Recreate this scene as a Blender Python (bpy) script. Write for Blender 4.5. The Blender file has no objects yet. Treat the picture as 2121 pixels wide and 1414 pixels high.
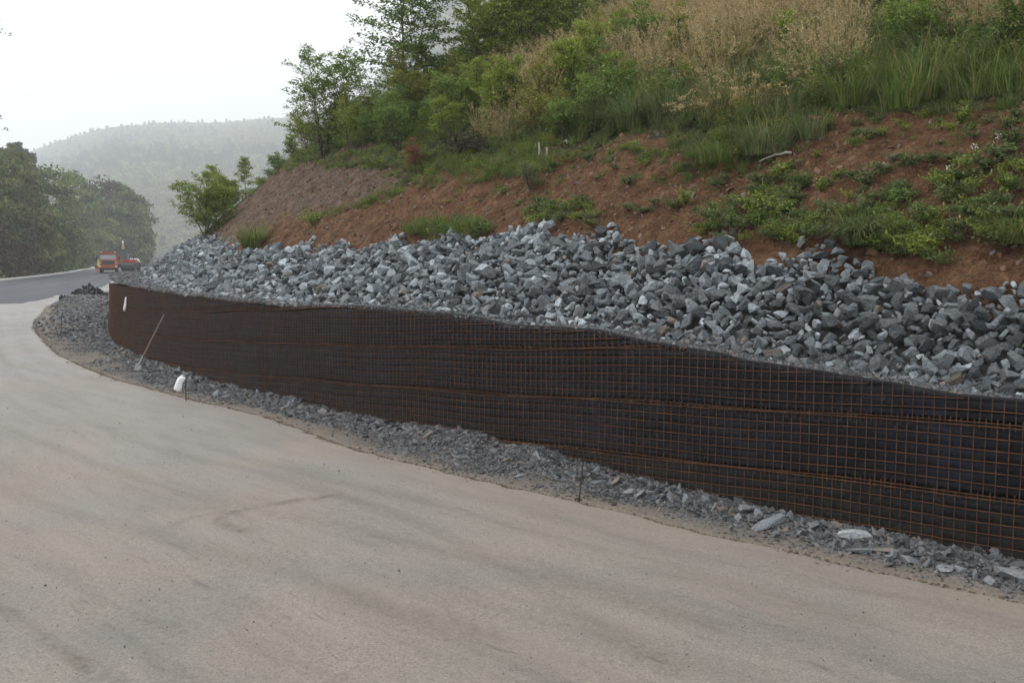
import bpy, bmesh, math, random
import numpy as np
from mathutils import Vector, Matrix, Euler

random.seed(7)
rng = np.random.default_rng(7)
SC = bpy.context.scene
COL = SC.collection

# ------------------------------------------------------------------ camera, sky, sun, exposure
FPX = 2062.0                       # focal length in pixels of a 2121 wide frame
TH = math.atan((707 - 540) / FPX)  # downward pitch
CZ = 2.54
cam_d = bpy.data.cameras.new("camera")
cam = bpy.data.objects.new("camera", cam_d)
COL.objects.link(cam)
cam_d.sensor_width = 36.0
cam_d.lens = 36.0 * FPX / 2121.0
cam.location = (0, 0, CZ)
cam.rotation_euler = (math.pi / 2 - TH, 0, 0)
cam_d.clip_start = 0.1
cam_d.clip_end = 8000
SC.camera = cam

HAZE = 0.0006
SUN_EL, SUN_AZ = math.radians(48), math.radians(-78)     # azimuth from +Y towards +X
world = bpy.data.worlds.new("World")
SC.world = world
world.use_nodes = True
wn, wl = world.node_tree.nodes, world.node_tree.links
wn.clear()
w_out = wn.new("ShaderNodeOutputWorld")
w_bg = wn.new("ShaderNodeBackground")
w_sky = wn.new("ShaderNodeTexSky")
w_sky.sky_type = 'NISHITA'
w_sky.sun_disc = False
w_sky.sun_elevation = SUN_EL
w_sky.sun_rotation = SUN_AZ
w_sky.dust_density = 4.0
w_mix = wn.new("ShaderNodeMix")
w_mix.data_type = 'RGBA'
w_mix.inputs[0].default_value = 0.86
w_mix.inputs[7].default_value = (16.6, 16.9, 17.3, 1)     # white overcast cloud deck over the whole sky
wl.new(w_sky.outputs[0], w_mix.inputs[6])
wl.new(w_mix.outputs[2], w_bg.inputs[0])
w_bg.inputs[1].default_value = 0.1
wl.new(w_bg.outputs[0], w_out.inputs[0])

sun_d = bpy.data.lights.new("sun", 'SUN')
sun_d.energy = 1.9
sun_d.angle = math.radians(14)
sun_d.color = (1.0, 0.97, 0.92)
sun = bpy.data.objects.new("sun", sun_d)
COL.objects.link(sun)
sdir = Vector((math.sin(SUN_AZ) * math.cos(SUN_EL), math.cos(SUN_AZ) * math.cos(SUN_EL), math.sin(SUN_EL)))
sun.rotation_euler = sdir.to_track_quat('Z', 'Y').to_euler()

SC.view_settings.view_transform = 'Standard'
SC.view_settings.look = 'None'
SC.view_settings.exposure = 0.0
SC.view_settings.gamma = 1.0
SC.view_settings.use_curve_mapping = False
SC.render.engine = 'CYCLES'
SC.cycles.use_denoising = True
SC.cycles.max_bounces = 7
SC.cycles.diffuse_bounces = 3
SC.cycles.glossy_bounces = 2
SC.cycles.transmission_bounces = 4
SC.cycles.transparent_max_bounces = 6
SC.cycles.volume_bounces = 3

# ------------------------------------------------------------------ helpers
def vnoise(x, y, seed=0):
    xi = np.floor(x).astype(np.int64); yi = np.floor(y).astype(np.int64)
    fx = x - xi; fy = y - yi
    fx = fx * fx * (3 - 2 * fx); fy = fy * fy * (3 - 2 * fy)
    def h(a, b):
        n = (a * 374761393 + b * 668265263 + seed * 1442695041) & 0xffffffff
        n = ((n ^ (n >> 13)) * 1274126177) & 0xffffffff
        return ((n ^ (n >> 16)) & 0xffff) / 65535.0
    return (h(xi, yi) * (1 - fx) + h(xi + 1, yi) * fx) * (1 - fy) + (h(xi, yi + 1) * (1 - fx) + h(xi + 1, yi + 1) * fx) * fy

def fbm(x, y, oct=4, seed=0):
    x = np.asarray(x, float); y = np.asarray(y, float)
    a = 0.5; r = 0; tot = 0
    for i in range(oct):
        r = r + a * vnoise(x * 2 ** i + 17.3 * i, y * 2 ** i - 9.1 * i, seed + i); tot += a; a *= 0.5
    return r / tot * 2 - 1

def link(o, parent=None):
    COL.objects.link(o)
    if parent is not None:
        o.parent = parent
    return o

def mesh(name, V, F, mats=(), tint=None, smooth=False, pattr=None, mi=None):
    """V (n,3); F (m,k) uniform polygons"""
    V = np.asarray(V, dtype=np.float32); F = np.asarray(F, dtype=np.int32)
    me = bpy.data.meshes.new(name)
    m, k = F.shape
    me.vertices.add(len(V)); me.vertices.foreach_set("co", V.ravel())
    me.loops.add(m * k); me.loops.foreach_set("vertex_index", F.ravel())
    me.polygons.add(m)
    me.polygons.foreach_set("loop_start", np.arange(0, m * k, k, dtype=np.int32))
    me.polygons.foreach_set("loop_total", np.full(m, k, dtype=np.int32))
    me.polygons.foreach_set("use_smooth", np.full(m, smooth, dtype=bool))
    if mi is not None:
        me.polygons.foreach_set("material_index", np.asarray(mi, dtype=np.int32))
    if tint is not None:
        a = me.attributes.new("tint", 'FLOAT', 'FACE'); a.data.foreach_set("value", np.asarray(tint, dtype=np.float32))
    if pattr:
        for nm, arr in pattr.items():
            a = me.attributes.new(nm, 'FLOAT', 'POINT'); a.data.foreach_set("value", np.asarray(arr, dtype=np.float32).ravel())
    for mt in (mats if isinstance(mats, (list, tuple)) else [mats]):
        me.materials.append(mt)
    me.update(calc_edges=True)
    return me

def obj(name, me, parent=None, loc=(0, 0, 0), rot=(0, 0, 0), scale=(1, 1, 1)):
    o = bpy.data.objects.new(name, me)
    o.location = loc; o.rotation_euler = rot; o.scale = scale
    return link(o, parent)

def tag(o, label=None, cat=None, group=None, kind=None):
    if label: o["label"] = label
    if cat: o["category"] = cat
    if group: o["group"] = group
    if kind: o["kind"] = kind
    return o

def empty(name, loc=(0, 0, 0), rz=0.0):
    o = bpy.data.objects.new(name, None)
    o.empty_display_size = 0.2
    o.location = loc; o.rotation_euler = (0, 0, rz)
    return link(o)

def copy_tree(src, loc, rz, sc=1.0):
    c = src.copy(); COL.objects.link(c)
    c.location = loc; c.rotation_euler = (0, 0, rz); c.scale = (sc, sc, sc) if not isinstance(sc, tuple) else sc
    for ch in src.children:
        d = ch.copy(); COL.objects.link(d); d.parent = c
        for g in ch.children:
            e = g.copy(); COL.objects.link(e); e.parent = d
    return c

def grid_faces(nr, nc):
    i = np.arange(nr - 1)[:, None] * nc + np.arange(nc - 1)[None, :]
    return np.stack([i, i + 1, i + nc + 1, i + nc], -1).reshape(-1, 4)

def tubes(paths, radii, sides=6):
    """list of (n,3) paths and (n,) radii -> V, F quads"""
    Vs, Fs, o = [], [], 0
    for P, R in zip(paths, radii):
        P = np.asarray(P, float); R = np.broadcast_to(np.asarray(R, float), (len(P),))
        T = np.gradient(P, axis=0); T /= np.linalg.norm(T, axis=1)[:, None] + 1e-9
        ref = np.array([0, 0, 1.0]) if abs(T[0][2]) < 0.9 else np.array([1.0, 0, 0])
        A = np.cross(T, ref); A /= np.linalg.norm(A, axis=1)[:, None] + 1e-9
        B = np.cross(T, A)
        th = np.arange(sides) * 2 * math.pi / sides
        ring = P[:, None, :] + R[:, None, None] * (A[:, None, :] * np.cos(th)[None, :, None] + B[:, None, :] * np.sin(th)[None, :, None])
        n = len(P)
        Vs.append(ring.reshape(-1, 3))
        i = (np.arange(n - 1)[:, None] * sides + np.arange(sides)[None, :])
        j = (np.arange(n - 1)[:, None] * sides + (np.arange(sides)[None, :] + 1) % sides)
        Fs.append(np.stack([i, j, j + sides, i + sides], -1).reshape(-1, 4) + o)
        o += n * sides
    return np.vstack(Vs), np.vstack(Fs)

def leaves(P, Nn, size, aspect=0.55, fold=0.12):
    """rhombic leaves; P (n,3) base points, Nn normals"""
    n = len(P)
    Nn = Nn / (np.linalg.norm(Nn, axis=1)[:, None] + 1e-9)
    R = rng.normal(size=(n, 3)); A = np.cross(Nn, R); A /= np.linalg.norm(A, axis=1)[:, None] + 1e-9
    B = np.cross(Nn, A)
    s = np.broadcast_to(size, (n,))[:, None]
    v0 = P; v2 = P + A * s
    m = P + A * s * 0.45 + Nn * s * fold
    v1 = m + B * s * aspect * 0.5; v3 = m - B * s * aspect * 0.5
    V = np.stack([v0, v1, v2, v3], 1).reshape(-1, 3)
    F = np.arange(n * 4).reshape(n, 4)
    return V, F

def blades(P, D, L, W, bend, seg=4):
    """grass ribbons: P base, D horizontal unit direction of droop, L length, W width, bend 0..1"""
    n = len(P)
    t = np.linspace(0, 1, seg + 1)[None, :, None]
    up = np.array([0, 0, 1.0])[None, None, :]
    Dn = D[:, None, :]; b = bend[:, None, None]; l = L[:, None, None]
    ang = b * t * 2.0
    hor = l * (t * 0.18 + b * t ** 2 * 0.75); ver = l * (t * (1 - 0.15 * b) - b * t ** 2.4 * 0.62)
    C = P[:, None, :] + Dn * hor + up * ver
    side = np.cross(D, np.array([0, 0, 1.0])); side /= np.linalg.norm(side, axis=1)[:, None] + 1e-9
    w = W[:, None, None] * (1 - t ** 1.7 * 0.88) * 0.5
    Lf = C + side[:, None, :] * w; Rt = C - side[:, None, :] * w
    V = np.stack([Lf, Rt], 2).reshape(-1, 3)
    k = (seg + 1) * 2
    base = np.arange(n)[:, None] * k + (np.arange(seg) * 2)[None, :]
    F = np.stack([base, base + 1, base + 3, base + 2], -1).reshape(-1, 4)
    return V, F, seg, C

def merge(parts):
    Vs, Fs, o = [], [], 0
    for V, F in parts:
        Vs.append(V); Fs.append(F + o); o += len(V)
    return np.vstack(Vs), np.vstack(Fs)

# ---- materials
def mat(name, base, rough=0.8, spec=0.3, metal=0.0):
    m = bpy.data.materials.new(name); m.use_nodes = True
    b = m.node_tree.nodes["Principled BSDF"]
    b.inputs["Base Color"].default_value = (*base, 1)
    b.inputs["Roughness"].default_value = rough
    b.inputs["Specular IOR Level"].default_value = spec
    b.inputs["Metallic"].default_value = metal
    return m

class NT:
    def __init__(s, m):
        s.t = m.node_tree; s.b = s.t.nodes["Principled BSDF"]
    def n(s, ty, **kw):
        x = s.t.nodes.new(ty)
        for k, v in kw.items(): setattr(x, k, v)
        return x
    def l(s, a, b): s.t.links.new(a, b)
    def noise(s, scale, detail=4, vec=None, rough=0.55, dist=0.0):
        x = s.n("ShaderNodeTexNoise"); x.inputs["Scale"].default_value = scale; x.inputs["Detail"].default_value = detail
        x.inputs["Roughness"].default_value = rough; x.inputs["Distortion"].default_value = dist
        if vec is not None: s.l(vec, x.inputs["Vector"])
        return x.outputs["Fac"]
    def ramp(s, fac, stops, interp='LINEAR'):
        r = s.n("ShaderNodeValToRGB"); r.color_ramp.interpolation = interp
        e = r.color_ramp.elements
        while len(e) < len(stops): e.new(0.5)
        for el, (p, c) in zip(e, stops):
            el.position = p
            el.color = (*c, 1) if isinstance(c, tuple) else (c, c, c, 1)
        s.l(fac, r.inputs[0]); return r.outputs[0]
    def mix(s, fac, a, b, mode='MIX'):
        x = s.n("ShaderNodeMix", data_type='RGBA', blend_type=mode)
        for sock, v in ((x.inputs[0], fac), (x.inputs[6], a), (x.inputs[7], b)):
            if hasattr(v, "is_output"): s.l(v, sock)
            elif isinstance(v, tuple): sock.default_value = (*v, 1)
            else: sock.default_value = v
        return x.outputs[2]
    def math(s, op, a, b=None):
        x = s.n("ShaderNodeMath", operation=op)
        for sock, v in ((x.inputs[0], a), (x.inputs[1], b)):
            if v is None: continue
            if hasattr(v, "is_output"): s.l(v, sock)
            else: sock.default_value = v
        return x.outputs[0]
    def attr(s, nm):
        return s.n("ShaderNodeAttribute", attribute_name=nm).outputs["Fac"]
    def coord(s, which="Object", scale=None):
        c = s.n("ShaderNodeTexCoord").outputs[which]
        if scale:
            mp = s.n("ShaderNodeMapping"); mp.inputs["Scale"].default_value = scale; s.l(c, mp.inputs["Vector"]); return mp.outputs[0]
        return c
    def bump(s, h, strength=0.5, dist=0.02, prev=None):
        b = s.n("ShaderNodeBump"); b.inputs["Strength"].default_value = strength; b.inputs["Distance"].default_value = dist
        s.l(h, b.inputs["Height"])
        if prev is not None: s.l(prev, b.inputs["Normal"])
        s.l(b.outputs[0], s.b.inputs["Normal"]); return b.outputs[0]
    def color(s, c): s.l(c, s.b.inputs["Base Color"])
    def rand(s):
        o = s.n("ShaderNodeObjectInfo").outputs["Random"]
        return s.math('FRACT', s.math('ADD', o, s.attr("tint")))

def rock_mat(name, dark, light, warm=0.06, warmcol=(0.30, 0.22, 0.15), nscale=9.0):
    m = mat(name, light, 0.82, 0.35); t = NT(m)
    r = t.rand()
    base = t.ramp(r, [(0.0, dark), (0.35, tuple(0.6 * a + 0.4 * b for a, b in zip(dark, light))), (0.75, light),
                      (0.93, tuple(min(1, 1.35 * a) for a in light)), (1.0, tuple(min(1, 1.7 * a) for a in light))])
    r2 = t.math('FRACT', t.math('MULTIPLY', r, 37.7))
    w = t.ramp(r2, [(0.0, 1.0), (warm, 1.0), (warm + 0.02, 0.0), (1.0, 0.0)])
    base = t.mix(w, base, warmcol)
    oc = t.coord("Object")
    n1 = t.noise(nscale * 0.45, 6, oc, 0.65, 0.6)
    base = t.mix(0.75, base, t.ramp(n1, [(0.36, 0.55), (0.5, 1.0), (0.64, 1.4)]), 'MULTIPLY')
    base = t.mix(0.8, base, t.ramp(t.noise(nscale * 2.2, 3, oc, 0.7), [(0.36, 0.7), (0.5, 1.0), (0.64, 1.3)]), 'MULTIPLY')
    # brownish weathering and thin pale quartz veins
    n2 = t.noise(nscale * 0.3, 3, oc)
    base = t.mix(t.ramp(n2, [(0.55, 0.0), (0.72, 0.4)]), base, (0.12, 0.10, 0.08))
    nv = t.noise(nscale * 0.25, 2, oc, 0.5, 1.5)
    vein = t.ramp(nv, [(0.490, 0.0), (0.5, 0.5), (0.510, 0.0)])
    base = t.mix(vein, base, (0.30, 0.32, 0.33))
    t.color(base)
    h = t.mix(0.5, t.noise(nscale, 8, oc, 0.7), n1)
    t.bump(h, 0.9, 0.25 if nscale < 8 else 0.02)
    return m

M = {}
M['rock'] = rock_mat("riprap_rock", (0.062, 0.072, 0.080), (0.20, 0.225, 0.24), 0.022, (0.16, 0.135, 0.11), 5)
M['rock_heap'] = rock_mat("riprap_rock_heap", (0.062, 0.072, 0.080), (0.20, 0.225, 0.24), 0.022, (0.16, 0.135, 0.11), 55)
M['gravel'] = rock_mat("crushed_gravel", (0.046, 0.048, 0.050), (0.138, 0.143, 0.149), 0.05, (0.20, 0.165, 0.13), 20)
M['pale_rock'] = rock_mat("pale_roadside_rock", (0.12, 0.135, 0.145), (0.21, 0.225, 0.235), 0.2, (0.19, 0.16, 0.13))
M['tar'] = mat("asphalt_lumps", (0.018, 0.018, 0.022), 0.7, 0.3)

def soil_mat():
    m = mat("hillside_soil", (0.15, 0.075, 0.045), 0.95, 0.1); t = NT(m)
    oc = t.coord("Object")
    big = t.noise(0.55, 4, oc)
    med = t.noise(3.5, 6, oc, 0.7)
    fine = t.noise(38, 6, oc, 0.75)
    red = t.ramp(med, [(0.28, (0.062, 0.032, 0.017)), (0.5, (0.118, 0.062, 0.033)), (0.66, (0.175, 0.100, 0.056))])
    grey = t.ramp(med, [(0.28, (0.062, 0.043, 0.030)), (0.5, (0.112, 0.080, 0.058)), (0.66, (0.175, 0.134, 0.102))])
    g = t.math('ADD', t.attr("grey"), t.math('MULTIPLY', t.math('SUBTRACT', big, 0.5), 0.8))
    c = t.mix(t.ramp(g, [(0.25, 0.0), (0.85, 0.9)]), red, grey)
    c = t.mix(0.8, c, t.ramp(fine, [(0.38, 0.5), (0.5, 1.0), (0.62, 1.5)]), 'MULTIPLY')
    c = t.mix(0.8, c, t.ramp(t.noise(13, 4, oc, 0.7), [(0.36, 0.6), (0.5, 1.0), (0.64, 1.3)]), 'MULTIPLY')
    veg = t.ramp(t.math('ADD', t.attr("veg"), t.math('MULTIPLY', t.math('SUBTRACT', t.noise(2.2, 5, oc), 0.5), 0.9)), [(0.42, 0.0), (0.6, 1.0)])
    vc = t.ramp(t.noise(7, 6, oc, 0.7), [(0.3, (0.018, 0.02, 0.01)), (0.55, (0.05, 0.055, 0.025)), (0.75, (0.12, 0.10, 0.05))])
    c = t.mix(veg, c, vc)
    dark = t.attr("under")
    c = t.mix(dark, c, (0.055, 0.053, 0.052))  # shade in the gaps between stones, put into the soil colour
    t.color(c)
    h = t.mix(0.45, fine, t.noise(9, 7, oc, 0.7))
    t.bump(h, 1.0, 0.09)
    return m
M['soil'] = soil_mat()

def dirt_road_mat():
    m = mat("compacted_dirt_road", (0.3, 0.27, 0.24), 0.62, 0.3); t = NT(m)
    oc = t.coord("Object")
    uv = t.n("ShaderNodeUVMap").outputs[0]
    mp = t.n("ShaderNodeMapping"); mp.inputs["Scale"].default_value = (1.0, 0.13, 1.0); t.l(uv, mp.inputs["Vector"])
    st = mp.outputs[0]
    big = t.noise(0.30, 4, oc, 0.6, 0.6)
    c = t.ramp(big, [(0.3, (0.166, 0.151, 0.134)), (0.5, (0.190, 0.167, 0.143)), (0.72, (0.216, 0.179, 0.146))])
    streak = t.noise(2.4, 7, st, 0.68)
    c = t.mix(0.8, c, t.ramp(streak, [(0.35, 0.80), (0.5, 1.0), (0.65, 1.14)]), 'MULTIPLY')
    spk = t.noise(55, 3, oc, 0.75)
    spk2 = t.noise(17, 3, oc, 0.7)
    c = t.mix(0.9, c, t.ramp(spk2, [(0.30, 0.72), (0.42, 0.95), (0.58, 1.04), (0.7, 1.16)]), 'MULTIPLY')
    c = t.mix(0.9, c, t.ramp(spk, [(0.30, 0.42), (0.43, 0.90), (0.56, 1.07), (0.70, 1.45)]), 'MULTIPLY')
    st2 = t.noise(9, 6, st, 0.7)
    dk = t.ramp(st2, [(0.60, 0.0), (0.68, 0.55)])
    c = t.mix(dk, c, (0.075, 0.066, 0.055))
    patch = t.ramp(t.noise(1.1, 6, st, 0.7), [(0.56, 0.0), (0.72, 0.45)])
    c = t.mix(patch, c, (0.22, 0.175, 0.14))
    edge = t.attr("edge")
    c = t.mix(t.math('MULTIPLY', edge, 0.75), c, (0.20, 0.16, 0.125))
    c = t.mix(t.math('MULTIPLY', t.attr("rut"), t.ramp(t.noise(14, 5, oc, 0.7), [(0.35, 0.2), (0.6, 1.0)])), c, (0.075, 0.064, 0.045))
    c = t.mix(t.math('MULTIPLY', t.attr("far"), 0.8), c, t.mix(0.6, (0.29, 0.262, 0.225), t.ramp(streak, [(0.3, 0.16), (0.7, 0.30)])))  # grazing sheen painted in: the road colour pales with distance
    t.color(c)
    t.l(t.ramp(big, [(0.3, 0.55), (0.7, 0.75)]), t.b.inputs["Roughness"])
    h = t.mix(0.35, t.noise(60, 6, oc, 0.8), streak)
    t.bump(h, 0.55, 0.012)
    return m
M['dirt'] = dirt_road_mat()

def asphalt_mat():
    m = mat("fresh_asphalt", (0.06, 0.062, 0.07), 0.68, 0.25); t = NT(m)
    uv = t.n("ShaderNodeUVMap").outputs[0]
    mp = t.n("ShaderNodeMapping"); mp.inputs["Scale"].default_value = (1.2, 0.03, 1.0); t.l(uv, mp.inputs["Vector"])
    c = t.ramp(t.noise(1.6, 5, mp.outputs[0]), [(0.3, (0.03, 0.032, 0.038)), (0.55, (0.055, 0.058, 0.068)), (0.75, (0.095, 0.10, 0.112))])
    t.color(c)
    t.bump(t.noise(40, 3, t.coord("Object")), 0.3, 0.01)
    return m
M['asphalt'] = asphalt_mat()

def verge_mat():
    m = mat("verge_ground", (0.15, 0.15, 0.15), 0.9, 0.2); t = NT(m)
    oc = t.coord("Object")
    n = t.noise(32, 4, oc, 0.75)
    vor = t.n("ShaderNodeTexVoronoi"); vor.inputs["Scale"].default_value = 26; t.l(oc, vor.inputs["Vector"])
    c = t.ramp(n, [(0.36, (0.035, 0.036, 0.038)), (0.5, (0.10, 0.102, 0.104)), (0.64, (0.19, 0.195, 0.20))])
    br = t.ramp(t.noise(1.1, 5, oc), [(0.42, 0.0), (0.58, 0.8)])
    c = t.mix(br, c, (0.10, 0.082, 0.066))
    c = t.mix(t.attr("veg"), c, t.ramp(t.noise(1.5, 6, oc, 0.7), [(0.3, (0.02, 0.028, 0.014)), (0.7, (0.06, 0.075, 0.035))]))
    c = t.mix(t.attr('dirt'), c, t.mix(t.ramp(n, [(0.35, 0.0), (0.65, 1.0)]), (0.13, 0.105, 0.082), (0.22, 0.185, 0.15)))
    t.color(c)
    t.bump(t.mix(0.5, n, vor.outputs["Distance"]), 0.9, 0.03)
    return m
M['verge'] = verge_mat()

def foliage_mat(name, dark, light, odd=None, oddp=0.0, rough=0.55, trans=0.35):
    m = mat(name, light, rough, 0.25); t = NT(m)
    r = t.attr("tint")
    o = t.n("ShaderNodeObjectInfo").outputs["Random"]
    c = t.ramp(r, [(0.0, dark), (0.6, tuple(0.5 * (a + b) for a, b in zip(dark, light))), (1.0, light)])
    if odd:
        rr = t.math('FRACT', t.math('MULTIPLY', r, 91.3))
        c = t.mix(t.ramp(rr, [(0.0, 1.0), (oddp, 1.0), (oddp + 0.02, 0.0), (1.0, 0.0)]), c, odd)
    c = t.mix(0.5, c, t.ramp(o, [(0.0, (0.8, 0.85, 0.8)), (0.5, (1.0, 1.0, 1.0)), (1.0, (1.3, 1.15, 0.95))]), 'MULTIPLY')
    t.color(c)
    tr = t.n("ShaderNodeBsdfTranslucent"); t.l(c, tr.inputs[0])
    mx = t.n("ShaderNodeMixShader"); mx.inputs[0].default_value = trans
    out = t.t.nodes["Material Output"]
    t.l(t.b.outputs[0], mx.inputs[1]); t.l(tr.outputs[0], mx.inputs[2]); t.l(mx.outputs[0], out.inputs[0])
    return m
M['leaf'] = foliage_mat("green_leaves", (0.075, 0.11, 0.022), (0.31, 0.40, 0.065), (0.20, 0.19, 0.045), 0.05)
M['leaf_dark'] = foliage_mat("dark_green_leaves", (0.045, 0.078, 0.020), (0.22, 0.32, 0.065))
M['leaf_yellow'] = foliage_mat("yellowing_leaves", (0.075, 0.09, 0.022), (0.30, 0.31, 0.06), (0.30, 0.20, 0.04), 0.07)
M['leaf_brown'] = foliage_mat("brownish_leaves", (0.035, 0.028, 0.016), (0.15, 0.11, 0.06), trans=0.2)
M['leaf_red'] = foliage_mat("dead_red_leaves", (0.14, 0.04, 0.022), (0.25, 0.085, 0.045))
M['weed'] = foliage_mat("weed_leaves", (0.045, 0.068, 0.026), (0.20, 0.26, 0.085), (0.17, 0.17, 0.09), 0.12)
M['far_leaf'] = foliage_mat("far_leaves", (0.026, 0.042, 0.012), (0.20, 0.27, 0.065), trans=0.2)
M['far_leaf_yellow'] = foliage_mat("far_yellowish_leaves", (0.05, 0.055, 0.016), (0.26, 0.25, 0.075), trans=0.2)
M['conifer'] = foliage_mat("conifer_needles", (0.016, 0.032, 0.018), (0.04, 0.065, 0.032), trans=0.1)
M['grass'] = foliage_mat("green_grass_blades", (0.055, 0.09, 0.018), (0.19, 0.26, 0.06), (0.26, 0.22, 0.11), 0.10)
M['grass_blue'] = foliage_mat("bluish_grass_blades", (0.06, 0.09, 0.032), (0.19, 0.25, 0.095), (0.28, 0.23, 0.13), 0.10)
M['straw'] = foliage_mat("dry_grass_blades", (0.13, 0.10, 0.045), (0.54, 0.42, 0.20), (0.09, 0.11, 0.04), 0.3)
M['plume'] = foliage_mat("dry_grass_plumes", (0.30, 0.23, 0.12), (0.56, 0.45, 0.25))
M['bark'] = mat("bark", (0.075, 0.062, 0.05), 0.9, 0.1)
M['dead_wood'] = mat("pale_dead_wood", (0.33, 0.30, 0.26), 0.85, 0.2)
M['dark_twigs'] = mat("dark_dead_twigs", (0.045, 0.036, 0.03), 0.9, 0.1)

def fabric_mat():
    m = mat("black_geotextile", (0.016, 0.018, 0.023), 0.6, 0.14); t = NT(m)
    oc = t.coord("Object")
    c = t.ramp(t.noise(1.1, 6, oc, 0.6), [(0.3, (0.004, 0.0044, 0.0056)), (0.55, (0.008, 0.0095, 0.0135)), (0.75, (0.015, 0.020, 0.034))])
    d = t.ramp(t.noise(4.5, 6, oc, 0.7), [(0.52, 0.0), (0.75, 0.5)])
    c = t.mix(d, c, (0.022, 0.021, 0.020))
    c = t.mix(t.math('MULTIPLY', t.attr("low"), t.ramp(t.noise(6, 5, oc), [(0.35, 0.3), (0.6, 1.0)])), c, (0.022, 0.019, 0.016))
    t.color(c)
    t.bump(t.mix(0.4, t.noise(14, 6, oc, 0.6, 0.8), t.noise(150, 2, oc)), 0.8, 0.03)
    return m
M['fabric'] = fabric_mat()

def rust_mat():
    m = mat("rusty_rebar", (0.09, 0.035, 0.02), 0.85, 0.25); t = NT(m)
    c = t.ramp(t.noise(5, 5, t.coord("Object"), 0.7), [(0.3, (0.036, 0.018, 0.010)), (0.55, (0.082, 0.037, 0.018)), (0.75, (0.140, 0.064, 0.030))])
    t.color(c); return m
M['rust'] = rust_mat()

# ------------------------------------------------------------------ plan geometry
def catmull(P, n=40):
    P = np.array(P, float); out = []
    Q = np.vstack([2 * P[0] - P[1], P, 2 * P[-1] - P[-2]])
    for i in range(1, len(Q) - 2):
        p0, p1, p2, p3 = Q[i - 1:i + 3]
        for k in range(n):
            t = k / n
            out.append(.5 * ((2 * p1) + (-p0 + p2) * t + (2 * p0 - 5 * p1 + 4 * p2 - p3) * t * t + (-p0 + 3 * p1 - 3 * p2 + p3) * t ** 3))
    out.append(P[-1]); return np.array(out)
def resample(P, ds):
    L = np.r_[0, np.cumsum(np.linalg.norm(np.diff(P, axis=0), axis=1))]
    s = np.arange(0, L[-1], ds)
    return np.stack([np.interp(s, L, P[:, k]) for k in range(P.shape[1])], 1), s

WALL = [(14, -3), (12, 0.2), (9.6, 2.9), (6.95, 5.7), (4.38, 8.3), (2.86, 9.95), (1.47, 11.4), (0, 13.15), (-3.05, 16.6), (-6.6, 21.25), (-10.7, 28.0),
        (-14.3, 35.3), (-16.7, 42.2), (-17.8, 49), (-17.6, 56), (-15.5, 63), (-11, 69.5), (-4, 75)]
W, S = resample(catmull(WALL), 0.05)
S0 = S[np.argmin(np.hypot(W[:, 0] - 9.6, W[:, 1] - 2.9))]
S = S - S0                                   # s = 0 where the fitted tables start
def smooth1(a, k):
    ker = np.ones(k) / k
    return np.convolve(np.pad(a, k // 2, mode='edge'), ker, 'valid')[:len(a)]
Tn = np.gradient(W, axis=0); Tn = np.stack([smooth1(Tn[:, 0], 31), smooth1(Tn[:, 1], 31)], 1)
Tn /= np.linalg.norm(Tn, axis=1)[:, None]
Nn = np.c_[Tn[:, 1], -Tn[:, 0]]              # into the hill
def Wat(s): return np.stack([np.interp(s, S, W[:, 0]), np.interp(s, S, W[:, 1])], -1)
def Nat(s):
    n = np.stack([np.interp(s, S, Nn[:, 0]), np.interp(s, S, Nn[:, 1])], -1)
    return n / np.linalg.norm(n, axis=-1)[..., None]

_top = np.array([(-6, 1.2), (0, 1.22), (5, 1.28), (7.7, 1.34), (8.2, 1.35), (8.7, 1.39), (9.7, 1.43), (10.4, 1.48), (10.7, 1.54), (11.3, 1.59), (12.0, 1.63), (12.5, 1.67), (13.5, 1.68),
                 (14.2, 1.67), (14.8, 1.73), (15.9, 1.76), (17.2, 1.81), (18.6, 1.76), (20.9, 1.73), (23.7, 1.76), (29.2, 1.78), (32.8, 1.82), (35.7, 1.87), (41.9, 1.99), (60, 2.1), (90, 2.1)])
def ztop(s): return np.interp(s, _top[:, 0], _top[:, 1]) + 0.012 * np.sin(np.asarray(s) * 2.1)
def zjoint(s, k):
    a = np.interp(s, [-6, 7.6, 9.3, 11.2, 12.8, 14.9, 18.4, 25.8, 32, 45, 80], [1.7, 1.12, 1.03, 0.94, 0.83, 0.70, 0.52, 0.14, -0.10, -0.25, -0.3])
    return a + 0.62 * k + 0.012 * np.sin(np.asarray(s) * 1.7 + k)
BW, KR, KC = 0.42, 0.55, 0.86
def bw(s): return np.interp(s, [0, 24, 30, 35, 42, 90], [0.42, 0.42, 0.60, 0.85, 1.15, 1.3])
def _sh(s): return (bw(s) - BW) * 0.38
_tr = np.array([(-6, 1.7), (8.3, 1.87), (9.0, 2.0), (9.6, 2.23), (10.2, 2.38), (11.2, 2.40), (12.6, 2.46), (13.5, 2.6), (14.9, 2.65), (16.6, 2.85), (17.9, 2.72), (20.2, 2.64), (21.5, 2.45),
                (26.1, 2.5), (29.2, 2.35), (33, 2.7), (36.8, 2.92), (42, 3.0), (90, 3.0)])
def trip(s): return np.interp(s, _tr[:, 0], _tr[:, 1]) + _sh(s) - 0.06
_tv = np.array([(-6, 4.7), (9.5, 4.75), (10.2, 4.85), (11.7, 4.8), (12.4, 4.5), (13.1, 3.9), (14.4, 4.15), (16.5, 4.75), (18.5, 4.3), (21.7, 4.5), (22.6, 4.2), (27, 5.5), (30, 6.5), (35, 6.9), (90, 7.0)])
def tveg(s): return np.interp(s, _tv[:, 0], _tv[:, 1]) + _sh(s)
def tcut(s): return np.interp(s, [-6, 12, 20, 27, 31, 35, 90], [4.7, 4.6, 4.5, 5.2, 6.2, 6.7, 6.8]) + _sh(s)
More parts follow.
